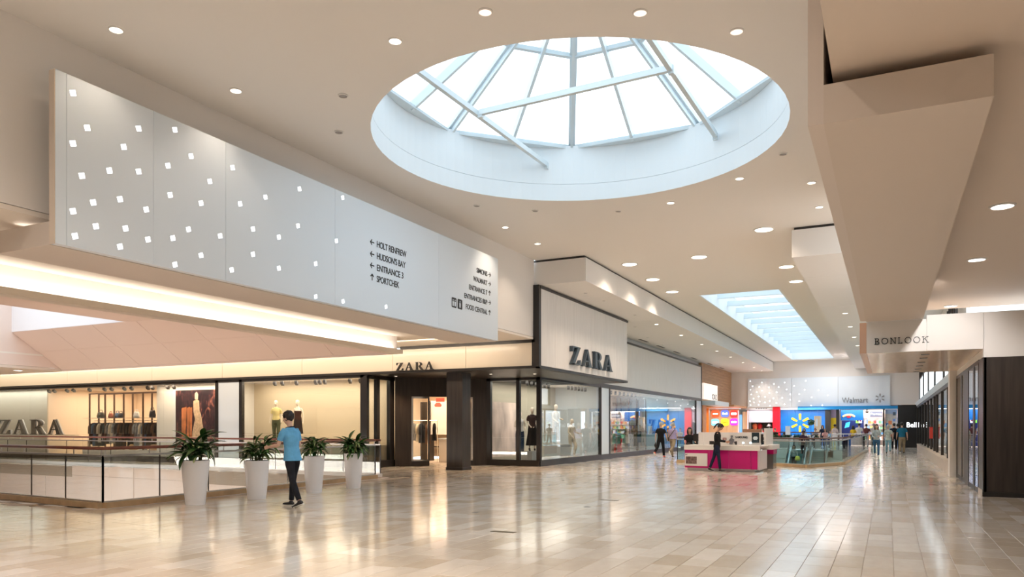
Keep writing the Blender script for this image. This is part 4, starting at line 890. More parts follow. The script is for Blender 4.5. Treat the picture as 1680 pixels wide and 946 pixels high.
    if vox < .012:
        ey = mat('eye', (.02, .015, .012), .2); lp = mat('lips', (.42, .16, .13), .5)
        for sd in (-1, 1):
            c = MB(); c.ball((sd*.028, .086, .006), .011, .006, .006, 10, 6); c.v = [T(H(*p)) for p in c.v]; c.build('eye', ey, t, smooth=True)
            c = MB(); c.tube([(sd*.014, .096, .024), (sd*.03, .092, .030), (sd*.046, .080, .024)], .004, 6); c.v = [T(H(*p)) for p in c.v]; c.build('eyebrow', M['hair'], t)
        c = MB(); c.tube([(-.024, .084, -.068), (0, .092, -.068), (.024, .084, -.068)], [.003, .007, .003], 8); c.v = [T(H(*p)) for p in c.v]; c.build('mouth', lp, t)
    t['_'] = 0; del t['_']
    return t, dict(T=T, A=A, L=L, tz=tz, H=H, tub=tub, S=S_)
K = cloth
blk = K('black', (.012, .012, .014)); navy = K('navy', (.016, .024, .05)); jeans = K('denim', (.05, .13, .24)); khaki = K('khaki', (.34, .27, .18)); whitec = K('white', (.75, .75, .76), .08); olive = K('olive', (.10, .11, .06))
sblk = mat('shoe_black', (.02, .02, .022), .5); swht = mat('shoe_white', (.6, .6, .6), .5); sred = mat('shoe_red', (.7, .12, .08), .5); sbrn = mat('shoe_brown', (.12, .06, .03), .5)
# man in blue polo walking left past the planters
pm, g_ = person('person', 'man in a light blue polo shirt and dark trousers striding left past the white planters', 'person', (-10.36, 11.27), 92, 1.83, legs=(-10, 14, 9, 3), arms=((14, 66), (-2, 62)), arm_in=(6, 10),
       hem=.09, top=K('sky', (.14, .42, .72), .12), bottom=K('charcoal', (.02, .022, .03)), skin='skin2', shoe=sblk, vox=.0085, lean=6, head_turn=(4, 8), style=('slim',))
for sd in (-1, 1):
    w0 = g_['A'][sd][2]; 
c = MB(); w1 = g_['A'][1][2]+g_['A'][1][3]*.10; c.bar(g_['T'](tuple(w1+Vector((-.02, -.02, .02)))), g_['T'](tuple(w1+Vector((-.02, .10, .07)))), .075, .01)
tag(c.build('phone', M['black']), 'dark phone held in front by the man in the blue polo', 'phone')
c = MB(); g_['tub'](c, [g_['tz'](.53)+Vector((-.07, .03, .01)), g_['tz'](.55)+Vector((-.045, -.06, .01)), g_['tz'](.55)+Vector((.045, -.06, .01)), g_['tz'](.53)+Vector((.07, .03, .01)), g_['tz'](.50)+Vector((.01, .115, 0)), g_['tz'](.50)+Vector((-.01, .115, 0)), g_['tz'](.53)+Vector((-.07, .03, .01))], .018, .6); c.build('collar', navy, pm, smooth=True)
# woman at the phone kiosk
pw, g_ = person('person', 'woman with a ponytail in black top and dark jeans, looking down at the pink kiosk', 'person', (-5.32, 26.62), -80, 1.64, legs=(-16, 4, 10, 4), arms=((18, 62), (12, 70)), arm_in=(18, 18), top=blk, bottom=navy, sleeves='long', skin='skin', shoe=sblk, fem=True, vox=.010, lean=3, head_turn=(0, 38), hair_style='ponytail', style=('slim',), hem=.03)
w1 = g_['A'][1][2]+g_['A'][1][3]*.09; c = MB(); c.bar(g_['T'](tuple(w1+Vector((-.06, -.02, .02)))), g_['T'](tuple(w1+Vector((-.06, .10, .06)))), .075, .01); tag(c.build('phone', M['lampw'] if 0 else M['black']), 'phone in the hands of the woman with the ponytail', 'phone')
# couple walking away along the shop windows
pa, ga = person('person', 'man in black T-shirt and black trousers with red-soled shoes walking away by the shop windows', 'person', (-10.25, 37.4), -8, 1.78, legs=(-24, 30, 14, 4), arms=((-10, 14), (12, 16)), top=blk, bottom=blk, shoe=sred, skin='skin2', hair='hairg', vox=.016)
c = MB(); c.tube([ga['T']((-.27, .03, .75)), ga['T']((-.27, -.05, .62)), ga['T']((-.26, .03, .50))], [.05, .11, .09], 10, .5, (1, 0, 0)); tag(c.build('shoulder_bag', M['black'], None, smooth=True), 'dark bag carried in the left hand of the man in black', 'bag')
pa2, ga2 = person('person', 'older man in lilac shirt and khaki trousers with a strap across his back', 'person', (-9.72, 37.7), -8, 1.76, legs=(16, 4, -28, 36), arms=((12, 14), (-10, 12)), top=K('lilac', (.48, .40, .62), .1), bottom=khaki, shoe=sbrn, skin='skin2', hair='hairg', vox=.016)
c = MB(); c.tube([ga2['T']((.15, -.10, 1.42)), ga2['T']((.03, -.135, 1.25)), ga2['T']((-.10, -.135, 1.08)), ga2['T']((-.20, -.08, .98))], .018, 6, .4, (0, 1, 0)); c.tube([ga2['T']((-.21, -.07, 1.02)), ga2['T']((-.22, -.07, .84))], [.09, .10], 8, .5, (1, 0, 0)); tag(c.build('shoulder_bag', K('bagolive', (.12, .10, .06))), 'olive crossbody bag on the man in the lilac shirt', 'bag')
# walkway people
person('person', 'woman in black top, open pale shirt and blue jeans walking toward the viewer', 'person', (-.56, 43.2), 180, 1.68, legs=(14, 4, -16, 26), arms=((10, 75), (10, 60)), arm_in=(25, 25), top=K('paleshirt', (.42, .48, .50)), bottom=jeans, shoe=swht, skin='skin2', hair='hairb', fem=True, hair_style='long', sleeves='long', vox=.015, style=('slim',))
person('person', 'older woman with short grey hair, patterned pale top and light jeans walking away', 'person', (-.02, 48.3), 0, 1.66, legs=(10, 2, -16, 24), arms=((10, 10), (-8, 10)), top=K('pattern', (.55, .60, .55), .35), bottom=K('lightdenim', (.25, .42, .50)), shoe=sblk, skin='skin2', hair='hairg', fem=True, hem=.10, vox=.017)
person('person', 'tall man in teal T-shirt and beige trousers walking away on the right', 'person', (.68, 48.7), 0, 1.80, legs=(-14, 22, 12, 2), arms=((8, 8), (-8, 10)), top=K('teal', (.02, .16, .27), .1), bottom=khaki, shoe=sblk, skin='skin2', vox=.017)
person('person', 'man in dark navy shirt and red bag seen between the two walkers', 'person', (.33, 56.8), 0, 1.78, legs=(12, 2, -14, 20), arms=((8, 8), (-8, 10)), top=navy, bottom=blk, shoe=sblk, skin='skin2', vox=.018)
person('person', 'person in black half hidden behind the man in teal', 'person', (.52, 54), 0, 1.74, legs=(-12, 18, 12, 2), arms=((6, 8), (-6, 10)), top=blk, bottom=blk, shoe=sblk, skin='skin', vox=.018)
person('person', 'woman with long dark hair in a yellow top in the queue', 'person', (-2.36, 61.5), -8, 1.62, legs=(4, 0, -4, 4), arms=((4, 8), (10, 60)), top=K('yellow', (.80, .52, .03), .1), bottom=blk, shoe=sblk, skin='skin', hair_style='long', fem=True, vox=.018)
person('person', 'man in white T-shirt and black trousers standing in the queue', 'person', (-1.98, 62.0), -10, 1.80, legs=(3, 0, -3, 3), arms=((4, 8), (6, 10)), top=whitec, bottom=blk, shoe=swht, skin='skin2', vox=.018)
person('person', 'dark haired person in maroon between the white shirts in the queue', 'person', (-1.5, 62.6), 0, 1.74, legs=(3, 0, -3, 3), arms=((4, 8), (4, 8)), top=K('maroon', (.16, .05, .05)), bottom=K('greyt', (.4, .4, .42)), shoe=sblk, skin='skin', vox=.018)
person('person', 'man in cream shirt and dark trousers standing at the store entrance', 'person', (-1.02, 62.8), 0, 1.80, legs=(6, 0, -6, 6), arms=((8, 20), (8, 10)), top=K('creamshirt', (.70, .66, .62), .08), bottom=blk, shoe=sblk, skin='skin2', hair='hairg', sleeves='long', vox=.018)
person('person', 'person in a pale striped top with hair up standing at the blue counter', 'person', (-3.55, 60.5), 0, 1.72, legs=(3, 0, -3, 3), arms=((4, 8), (4, 8)), top=K('stripe', (.66, .55, .55), .2), bottom=whitec, shoe=swht, skin='skin', fem=True, sleeves='long', vox=.018)
# riders on the escalator
person('person', 'woman in grey patterned top riding the escalator, carrying a yellow bag', 'person', (-5.55, 52.6), 180, 1.62, legs=(3, 0, -3, 3), arms=((6, 40), (6, 30)), top=K('greypat', (.35, .38, .38), .5), bottom=blk, shoe=sblk, skin='skin', fem=True, hair_style='long', hair='hairb', sleeves='long', vox=.016, zb=-1.27)
tag(MB().rings([(-5.30, 52.3, -.62, .13, .08), (-5.30, 52.3, -.5, .17, .10), (-5.30, 52.3, -.34, .10, .05)], 14).build('handbag', mat('yellow_bag', (.85, .75, .10), .4), smooth=True), 'bright yellow handbag held by the woman on the escalator', 'bag')
person('person', 'large man in maroon shirt riding the escalator above the woman', 'person', (-5.1, 54.0), 180, 1.78, legs=(3, 0, -3, 3), arms=((6, 10), (6, 10)), top=K('plum', (.07, .03, .05)), bottom=K('plumt', (.05, .03, .04)), shoe=sblk, skin='skin3', vox=.017, zb=-.50)
# food court diners
din = [(-9.0, 'man in white hoodie leaning on the counter beside the red pillar', whitec, False), (-8.0, 'diner in black sitting left of the white menu board', blk, False), (-7.15, 'diner in dark shirt sitting just right of the white menu board', navy, False),
       (-5.85, 'diner with a red cap and pale top before the orange logo', K('paleblue', (.5, .6, .65)), True), (-5.05, 'diner in striped grey top below the small tree', K('grey', (.35, .37, .4)), False), (-4.35, 'woman in pink sleeveless top eating left of the beige pylon', K('pinktop', (.65, .35, .32)), True)]
for x, lb, tp, fm in din:
    person('person', lb, 'person', (x, 62.6), 180, 1.72, legs=(80, 85, 80, 85), arms=((35, 70), (35, 80)), arm_in=(20, 20), top=tp, bottom=navy, shoe=sblk, skin='skin2', hair='hair' if fm else 'hairb', fem=fm, vox=.02, seated=True, hair_style='long' if fm else 'short', zb=.12, lean=4)
person('person', 'woman in dark clothes standing right behind the beige pylon', 'person', (-4.62, 63.6), 180, 1.66, legs=(3, 0, -3, 3), arms=((10, 80), (10, 20)), top=navy, bottom=navy, shoe=sblk, skin='skin2', fem=True, hair_style='long', vox=.02)
person('person', 'child in light blue at the yellow panel', 'person', (-3.95, 61.8), 180, 1.25, legs=(3, 0, -3, 3), arms=((10, 20), (10, 20)), top=K('lightblue', (.3, .55, .75)), bottom=navy, shoe=swht, skin='skin', hair='hairb', fem=True, vox=.018)
# seated attendant behind the kiosk
person('person', 'attendant with dark hair seated behind the kiosk back panel on the left', 'person', (-7.3, 31.0), 200, 1.66, legs=(80, 85, 80, 85), arms=((20, 60), (20, 60)), top=blk, bottom=blk, shoe=sblk, skin='skin', fem=True, hair_style='long', vox=.018, seated=True, zb=.25)

# mannequins
mq = mat('mannequin_cream', (.86, .74, .62), .4)
def mannequin(label, x, y, face, zb, group=None, **k):
    return person('mannequin', label, 'mannequin', (x, y), face, 1.80, skin=mq, hair=None, hair_style=None, shoe=k.pop('shoe', None), fem=True, vox=.015, zb=zb, bare=True, **k)
mannequin('bald mannequin in yellow shirt and high olive trousers behind the walking man', -23.05, 24.1, 205, .85, legs=(4, 0, -4, 4), arms=((-8, 25), (-8, 30)), top=K('satin', (.75, .62, .28), .1), bottom=olive, shoe=sblk)
mannequin('bald mannequin in dark one-shoulder dress beside the yellow shirted one', -22.0, 24.25, 190, .85, legs=(4, 0, -4, 4), arms=((-10, 20), (-10, 30)), top=K('darkred', (.06, .025, .02)), sleeves=None, bottom=None, skirt=(K('darkdress', (.03, .02, .02)), .1, .22), style=('offshoulder',))
mannequin('mannequin in white top and dark blue jeans left of the black mullion', -13.85, 28.6, 215, .38, legs=(10, 2, -10, 4), arms=((-20, 60), (20, 70)), top=whitec, bottom=K('darkdenim', (.02, .05, .11)), sleeves=None, shoe=sblk)
mannequin('mannequin in black dress with hands on hips at the corner window', -13.28, 28.6, 210, .55, legs=(8, 2, -8, 4), arms=((-25, 70), (-15, 70)), arm_in=(30, 30), top=K('sheer', (.05, .03, .03)), sleeves='short', bottom=None, skirt=(K('blackskirt', (.008, .008, .01)), .28, .27), shoe=sblk)
mannequin('standing mannequin in cream outfit in the middle of the corner window', -13.6, 31.8, 250, .75, legs=(6, 2, -6, 4), arms=((10, 70), (5, 50)), arm_in=(20, 20), top=K('cream', (.72, .62, .50), .15), bottom=K('creamt', (.70, .60, .48), .15), sleeves='long')
mannequin('low mannequin in cream knit leaning beside the standing one', -13.3, 33.0, 250, .12, legs=(25, 40, 5, 20), arms=((10, 70), (5, 50)), top=K('knit', (.74, .66, .54), .2), bottom=K('knitt', (.72, .64, .52), .2), sleeves='long')
mannequin('white mannequin seen through the doorway blue window', -13.6, 45.6, 250, .3, legs=(4, 0, -4, 4), arms=((4, 8), (4, 8)), top=whitec, bottom=whitec)
# ---------------------------------------------------------------- hanging garments, racks and bags in the shop windows
GM = [K('g_charcoal', (.018, .02, .026)), K('g_tealdark', (.012, .05, .065)), K('g_cream', (.62, .54, .42), .1), K('g_black', (.01, .01, .012)), K('g_greycheck', (.28, .29, .30), .5), K('g_brown', (.12, .06, .035)), K('g_green', (.03, .14, .07), .2), K('g_red', (.65, .03, .03), .1), K('g_leopard', (.32, .25, .17), .8), K('g_blue', (.06, .13, .22))]
GC = {}
def garment(x, y, zt, rot, w, ln_, mi, label, group, flare=1.1, sleeves=True):
    GC[label] = GC.get(label, 0)+1; label = ORD[GC[label]-1]+' '+label+', from the left' if len(label.split()) < 13 else label
    t = thing('hanging_garment', label, 'garment', (x, y, zt), group); ca, sa = math.cos(R(rot)), math.sin(R(rot))
    def tr(p): return (x+p[0]*ca-p[1]*sa, y+p[0]*sa+p[1]*ca, zt+p[2])
    b = MB(); n = 16; rg = []
    for (z, hw, th) in ((-.03, .05, .03), (-.055, w*.30, .045), (-.10, w*.48, .06), (-.16, w*.5, .07), (-.45*ln_, w*.46, .075), (-.75*ln_, w*.5*flare*.97, .085), (-ln_, w*.5*flare, .095)):
        rg.append([(hw*math.cos(2*math.pi*j/n), th*math.sin(2*math.pi*j/n)*(1+.35*math.sin(j*2.4)*(-z/ln_)), z) for j in range(n)])
    for r_ in rg: b.v += [tr(p) for p in r_]
    for i in range(len(rg)-1):
        for j in range(n): b.f.append((i*n+j, i*n+(j+1) % n, (i+1)*n+(j+1) % n, (i+1)*n+j))
    b.f.append(tuple(range(n))); b.f.append(tuple((len(rg)-1)*n+j for j in range(n-1, -1, -1)))
    b.build('cloth', GM[mi], t, smooth=True)
    if sleeves:
        for sd in (-1, 1):
            b = MB(); b.tube([tr((sd*w*.40, 0, -.09)), tr((sd*w*.55, 0, -.25)), tr((sd*w*.60, .01, -.60*min(1, ln_)))], [.05, .06, .045], 9); b.build('sleeve', GM[mi], t, smooth=True)
    b = MB(); b.tube([tr((0, 0, -.04)), tr((0, 0, .03)), tr((.02, 0, .06)), tr((0, 0, .085)), tr((-.02, 0, .06))], .006, 5); b.build('hanger_hook', M['metal'], t)
def rack(label, pts_x, y, horizontal=True, z1=3.25, shelf=2.0, railz=1.86):
    t = thing('clothes_rack', label, 'clothes rack', (pts_x[0] if horizontal else y, y if horizontal else pts_x[0], 0))
    fr = mat('rack_bronze', (.09, .05, .035), .4, .5)
    for a in pts_x:
        c = (a, y) if horizontal else (y, a)
        for d_ in (-.25, .25): MB().box(c[0]-.03-(0 if horizontal else d_), c[1]-.03+(d_ if horizontal else 0), .42 if horizontal else 0, c[0]+.03-(0 if horizontal else d_), c[1]+.03+(d_ if horizontal else 0), z1).build('post', fr, t)
    a, b = pts_x[0], pts_x[-1]
    for d_ in (-.25, .25):
        if horizontal: box('top_bar', fr, t, a, y+d_-.02, z1-.05, b, y+d_+.02, z1)
        else: box('top_bar', fr, t, y+d_-.02, a, z1-.05, y+d_+.02, b, z1)
    if horizontal: box('shelf', M['chrome'], t, a-.5, y-.3, shelf-.02, b+.3, y+.3, shelf); MB().tube([(a, y, railz), (b, y, railz)], .012, 8).build('hanging_rail', M['metal'], t)
    else: box('shelf', M['chrome'], t, y-.3, a-.3, shelf-.02, y+.3, b+.5, shelf); MB().tube([(y, a, railz), (y, b, railz)], .012, 8).build('hanging_rail', M['metal'], t)
rack('bronze framed clothes rack with glass shelf of bags, left shop window', [-36.4, -35.2, -33.8, -32.4, -31.15], 25.2)
rr_ = random.Random(5)
seq = [3, 9, 0, 2, 0, 1, 4, 2, 4, 3, 5, 3, 3, 3, 5, 4, 4, 2, 9, 3, 3, 5, 3]
nmz = ['charcoal', 'dark teal', 'cream', 'black', 'grey checked', 'brown', 'green', 'red', 'leopard print', 'slate blue']
cnt = {}
for i, mi in enumerate(seq):
    x = -36.35+i*(5.1/len(seq)); cnt[mi] = cnt.get(mi, 0)+1
    garment(x, 25.2, railz_ if False else 1.80, 62+rr_.uniform(-12, 12), .46, rr_.uniform(.85, 1.25), mi, nmz[mi]+' garment on the long rack in the left window', nmz[mi]+' garments on the left rack')
rack('slim bronze clothes rack with green and patterned clothes, long right shop window', [40.6, 42.9, 44.4, 46.3], -13.9, False, 3.3, 2.06, 1.75)
for i, (mi, y) in enumerate(((6, 40.9), (6, 41.4), (7, 41.2), (6, 41.9), (2, 42.6), (8, 43.1), (8, 43.6), (8, 44.1), (9, 44.8), (6, 45.5), (1, 45.9))):
    low_ = mi == 7
    garment(-13.75, y, 1.70 if not low_ else .95, 70+rr_.uniform(-10, 10), .62, 1.1 if mi != 8 else 1.35, mi, {6: 'green jacket on the rack in the long right window', 7: 'bright red skirt below the green jackets', 2: 'cream coat between green jackets and leopard dresses', 8: 'leopard print dress on the right window rack', 9: 'slate blue blouse near the end of the right window rack', 1: 'dark teal coat at the end of the right window rack'}[mi], nmz[mi]+' clothes on the right rack', sleeves=mi != 7)
def bag(x, y, z, w, h, m, label):
    t = thing('handbag', label, 'bag', (x, y, z)); MB().rings([(x, y, z, w*.45, .10), (x, y, z+h*.3, w*.5, .12), (x, y, z+h*.85, w*.42, .08), (x, y, z+h, w*.36, .05)], 18).build('body', m, t, smooth=True)
    MB().tube([(x-w*.28, y, z+h*.85), (x-w*.22, y, z+h*1.35), (x+w*.22, y, z+h*1.35), (x+w*.28, y, z+h*.85)], .015, 7).build('handle', m, t, smooth=True)
bag(-35.9, 25.2, 2.0, .55, .30, mat('bag_olive', (.06, .06, .04), .4), 'rounded dark olive handbag at the left end of the glass shelf')
bag(-32.05, 25.2, 2.0, .42, .36, mat('bag_black', (.015, .015, .02), .4), 'black handbag at the right end of the glass shelf')
bag(-33.2, 25.2, 2.0, .38, .30, mat('bag_white', (.85, .82, .78), .4), 'white handbag on the glass shelf')
bag(-34.35, 25.2, 2.0, .36, .25, mat('bag_dark', (.02, .02, .03), .4), 'dark folded bag beside the blue one on the shelf')
bag(-34.75, 25.3, 2.0, .34, .26, mat('bag_blue', (.10, .18, .30), .4), 'blue bag in the middle of the glass shelf')
bag(-35.05, 25.15, 2.0, .30, .24, mat('bag_red', (.40, .12, .07), .4), 'reddish brown bag next to the second rack post')
for x, m_, lb in ((-33.3, mat('box_tan', (.62, .36, .15), .5), 'tan round box on the plinth under the left rack'), (-32.6, M['white'], 'white folded knitwear on the plinth under the left rack'), (-31.8, mat('box_peach', (.75, .48, .30), .5), 'peach box on the plinth under the right end of the left rack')):
    tag(MB().rings([(x, 25.1, .42, .20, .18), (x, 25.1, .62, .22, .2), (x, 25.1, .70, .14, .12)], 16).build('display_box', m_, smooth=True), lb, 'box')
tag(box('display_plinth', M['white'], None, -36.6, 24.7, 0, -31, 25.6, .42), 'long low white plinth under the clothes rack in the left window', 'plinth')
# spotlights in the windows
TC = {}
def track(x, y, z, label, m_, grp, d=1):
    TC[grp] = TC.get(grp, 0)+1; label = ORD[TC[grp]-1]+' '+label+', from the left'
    t = thing('track_spotlight', label, 'spotlight', (x, y, z), grp); MB().box(x-.02, y-.02, z-.06, x+.02, y+.02, z).build('stem', M['black'], t); MB().bar((x-.03, y+.08, z-.14), (x+.04, y-.08, z-.06), .11, .11).build('head', m_, t)
for x, y in [(x, 23.5) for x in (-37.4, -37.0, -36.0, -35.5, -34.3, -33.2, -32.7, -31.8, -31.3)]: track(x, y, 3.42, 'small grey spotlight above the left rack', mat('spot_grey', (.20, .25, .28), .4), 'spotlights above the left rack')
for x in (-30.2, -29.9): track(x, 23.5, 3.42, 'dark spotlight between rack and poster in the left window', M['black'], 'dark spotlights left of the poster')
for x in (-28.9, -28.5): track(x, 23.5, 3.42, 'dark spotlight above the fashion poster', M['black'], 'dark spotlights above the poster')
for i, x in enumerate((-22.55, -22.15, -21.4, -20.4, -20.2, -19.95, -18.7, -18.2)): track(x, 23.5, 3.42, 'black square spotlight in the window of the two mannequins', M['black'], 'black spotlights over the two mannequins', 1)
for k in range(6): track(-13.1-.05*k, 27.7+k*.55, 3.42, 'black spotlight in the row inside the corner window', M['black'], 'black spotlights in the corner window, nearest row')
for k in range(6): track(-12.8, 31.4+k*.42, 3.40, 'black spotlight in the second row of the corner window', M['black'], 'black spotlights in the corner window, second row')
for k in range(9): track(-12.8, 35.8+k*.7, 3.42, 'black spotlight along the top of the long right window', M['black'], 'black spotlights in the long window')
# fashion poster
po = thing('poster', 'dark fashion poster of a cream-clad figure against orange drapery, left window', 'poster', (-27.7, 24.0, 2.1))
pmat = bpy.data.materials.new('poster_print'); pmat.use_nodes = True; nt = pmat.node_tree; N = nt.nodes.new; Lk = nt.links.new; b = nt.nodes['Principled BSDF']
tc = N('ShaderNodeTexCoord'); mp = N('ShaderNodeMapping'); mp.inputs['Scale'].default_value = (1.6, 1, .7); w_ = N('ShaderNodeTexNoise'); w_.inputs['Scale'].default_value = 2.6; w_.inputs['Distortion'].default_value = 1.8
r = N('ShaderNodeValToRGB'); cr = r.color_ramp; cr.elements[0].position = .34; cr.elements[0].color = (.012, .008, .015, 1); cr.elements[1].position = .75; cr.elements[1].color = (.60, .22, .14, 1); e = cr.elements.new(.56); e.color = (.05, .02, .03, 1); e = cr.elements.new(.66); e.color = (.20, .07, .06, 1)
Lk(tc.outputs['Object'], mp.inputs[0]); Lk(mp.outputs[0], w_.inputs['Vector']); Lk(w_.outputs[0], r.inputs[0]); Lk(r.outputs[0], b.inputs['Base Color']); b.inputs['Roughness'].default_value = .35
box('print', pmat, po, -28.95, 23.97, .75, -26.5, 24.0, 3.2); box('frame', M['white'], po, -29.15, 24.0, .6, -26.3, 24.04, 3.36)
cm = K('postercream', (.72, .50, .32), .3)
MB().plate([(-27.95,.8),(-27.25,.8),(-27.2,1.5),(-27.3,2.0),(-27.42,2.3),(-27.45,2.72),(-27.6,2.78),(-27.82,2.7),(-27.80,2.2),(-27.7,1.9),(-27.85,1.4)], (0,23.965,0), (1,0,0), (0,0,1), (0,1,0), .004).build('figure_print', cm, po)
MB().plate([(-27.72,2.78),(-27.52,2.78),(-27.5,3.0),(-27.6,3.12),(-27.72,3.04)], (0,23.963,0), (1,0,0), (0,0,1), (0,1,0), .004).build('figure_print', mat('poster_face', (.85, .55, .42), .5), po)
for a, c in ((-28.4, .16), (-28.12, .10), (-27.95, .07)): MB().plate([(a-c,.95),(a+c*.5,.9),(a+c,2.45),(a-c,2.4)], (0,23.966,0), (1,0,0), (0,0,1), (0,1,0), .003).build('drapery_print', mat('poster_orange', (.62, .20, .07), .5, noise=.4, nscale=3), po)
# big standing letters in the windows
wz = thing('window_letters', 'very large dark serif shop name with white edges standing in the leftmost window', 'sign', (-38.5, 23.3, 1.17))
box('stand', M['metal'], wz, -42, 23.25, 1.13, -35, 23.45, 1.16)
letters('ZARA', M['white'], wz, (-41.25, 23.35, 1.19), (1, 0, 0), (0, 1, 0), .74, .05, 1.55, .42, edge=1)
letters('ZARA', mat('letter_brown', (.025, .022, .022), .3), wz, (-41.32, 23.25, 1.17), (1, 0, 0), (0, 1, 0), .74, .08, 1.55, .42)
wz = thing('window_letters', 'black serif shop name letters with reddish edges standing in the long right window', 'sign', (-12.7, 47, .9))
letters('ZARA', M['black'], wz, (-12.75, 43.9, 1.15), (0, 1, 0), (1, 0, 0), .85, .10, 1.55, .45)
box('stand', M['steel'], wz, -13.0, 43.6, 1.10, -12.6, 51.5, 1.15)
# mannequin plinth cube & corner window props
tag(box('display_plinth', mat('plinth_grey', (.38, .38, .37), .5), None, -13.9, 31.2, .24, -13.1, 32.4, .75), 'grey plinth cube the cream dressed mannequin stands on', 'plinth')
tag(box('display_plinth', MATS['plinth_grey'], None, -13.6, 28.2, .12, -13.1, 29.0, .55), 'plinth under the mannequin in the black dress at the corner', 'plinth')
tag(box('display_floor', M['white'], None, -14.75, 27.35, .0, -12.45, 34.5, .12), 'raised white display floor in the corner shop window', 'platform')
tag(box('display_floor', mat('raised_sand', (.60, .50, .36), .4), None, -23.8, 23.2, .0, -17.7, 24.95, .85), 'raised beige display floor under the two mannequins', 'platform')
ar = thing('art_panel', 'pale panel with peach and lilac swirls leaning in the corner window', 'panel', (-14.4, 28.2, .4))
box('board', mat('swirl_print', (.78, .62, .55), .4, noise=.5, nscale=1.3, stretch=(1, 1, .5)), ar, -14.75, 27.5, .3, -14.7, 30.2, 2.6)
# doorway interior: white counter, mirror pillar
ct = thing('cash_desk', 'pale square counter just inside the shop doorway', 'counter', (-17.4, 28.5, 0)); box('body', M['white'], ct, -17.9, 28.7, 0, -16.9, 29.4, 1.0); box('top', M['panel'], ct, -17.95, 28.65, 1.0, -16.85, 29.45, 1.05)
mr = thing('mirror_panel', 'tall white banner in a dark frame inside the doorway', 'panel', (-18.4, 29.6, 0)); box('frame', M['darkwood'], mr, -19.4, 29.5, 0, -18.9, 29.9, 2.7); box('banner', M['white'], mr, -18.9, 29.6, 1.2, -17.95, 29.65, 2.75)
MB().rings([(-18.5, 29.59, 2.48, .16, .01), (-18.5, 29.59, 2.56, .2, .01), (-18.5, 29.59, 2.66, .1, .01)], 12).build('red_mark', mat('red_mark', (.8, .10, .08), .5), mr)
for i in range(4): garment(-17.9+i*.28, 30.6, 1.75, 70, .42, .75, (2, 4, 0, 2)[i], nmz[(2, 4, 0, 2)[i]]+' top on the rail seen through the doorway', 'tops seen through the doorway')
is_ = thing('wall_shelving', 'dark framed clothes shelving glimpsed through the doorway glass', 'shelving', (-19.5, 33, 0))
for z in (.5, 1.2, 1.9, 2.5): box('shelf', M['darkwood'], is_, -21.5, 33.4, z, -17.2, 33.9, z+.05)
for x in (-21.5, -20.1, -18.7, -17.3): box('upright', M['darkwood'], is_, x-.03, 33.4, 0, x+.03, 33.9, 2.9)
for i in range(9): garment(-19.9+i*.26, 28.0+(i%3)*.1, 1.75, 60+i*7, .42, .8+.05*(i % 4), (0, 2, 3, 9, 4, 2, 0, 5, 3)[i], nmz[(0, 2, 3, 9, 4, 2, 0, 5, 3)[i]]+' garment glimpsed through the left door glass', 'garments behind the left door leaf')
tag(MB().tube([(-20.1, 28.1, 1.83), (-17.6, 28.1, 1.83)], .015, 6).tube([(-20.1, 28.1, 0), (-20.1, 28.1, 1.83)], .015, 6).tube([(-17.6, 28.1, 0), (-17.6, 28.1, 1.83)], .015, 6).build('garment_rail', M['chrome']), 'chrome garment rail behind the left leaf of the shop door', 'clothes rack')
ex = thing('exit_sign', 'small red exit sign at the top of the doorway', 'sign', (-17.0, 27.5, 2.9)); box('box', mat('exit_red', (.9, .05, .03), .4, emis=(1, .06, .03), es=1.2), ex, -17.3, 27.5, 2.62, -16.9, 27.56, 2.78)

# ---------------------------------------------------------------- phone kiosk
mg = mat('magenta_laminate', (.52, .004, .17), .28); kw = mat('kiosk_white', (.80, .77, .75), .35)
KS = thing('phone_kiosk', 'magenta and white phone kiosk counter in the middle of the walkway', 'kiosk', (-5.2, 28, 0))
MB().slab([(-6.45,27.15),(-4.12,26.95),(-4.12,30.0),(-6.45,30.2)], 0, .10).build('plinth', M['metal'], KS)
def kp(x0, x1, z0, z1, m_, nm, yo=0, th=.05): 
    f = lambda x: 27.06-(x+6.54)*.11+yo
    return MB().slab([(x0, f(x0)), (x1, f(x1)), (x1, f(x1)+th), (x0, f(x0)+th)], z0, z1).build(nm, m_, KS)
kp(-6.54, -5.66, .10, .74, mg, 'front_panel'); kp(-5.655, -4.98, .10, .74, mg, 'front_panel'); kp(-4.975, -4.22, .10, .74, mg, 'front_panel'); kp(-4.215, -4.0, .10, .74, mg, 'front_panel', .02)
kp(-6.56, -3.92, .74, .90, kw, 'counter_edge', -.04, .10)
MB().slab([(-6.56,27.0),(-3.92,26.75),(-3.85,28.2),(-6.5,28.4)], .88, .905).build('counter_top', kw, KS)
kp(-6.53, -5.72, .17, .62, kw, 'poster_board', -.02, .02); kp(-6.50, -6.10, .24, .50, mat('ad_photo', (.20, .12, .11), .5, noise=.9, nscale=14), 'photo', -.026, .008)
MB().slab([(-4.0,26.85),(-3.94,26.85),(-3.88,28.2),(-3.94,28.2)], .08, .74).build('side_panel', mat('side_white', (.70, .64, .68), .3), KS)
text("we're going back to school", ink, KS, (-6.52, 27.03, .545), FACE_Y, .075, .002, width=.66, bold=.001)
kp(-6.0, -3.98, .90, 1.36, kw, 'back_wall', .62, .08); kp(-6.18, -6.0, .90, 1.36, kw, 'back_wall_end', .60, .12)
text('SAMSUNG', ink, KS, (-4.85, 27.44, 1.155), FACE_Y, .10, .004, width=.42, bold=.003)
kp(-4.28, -4.03, 1.0, 1.35, mat('screen_dark', (.02, .035, .045), .25), 'display_board', .58, .03)
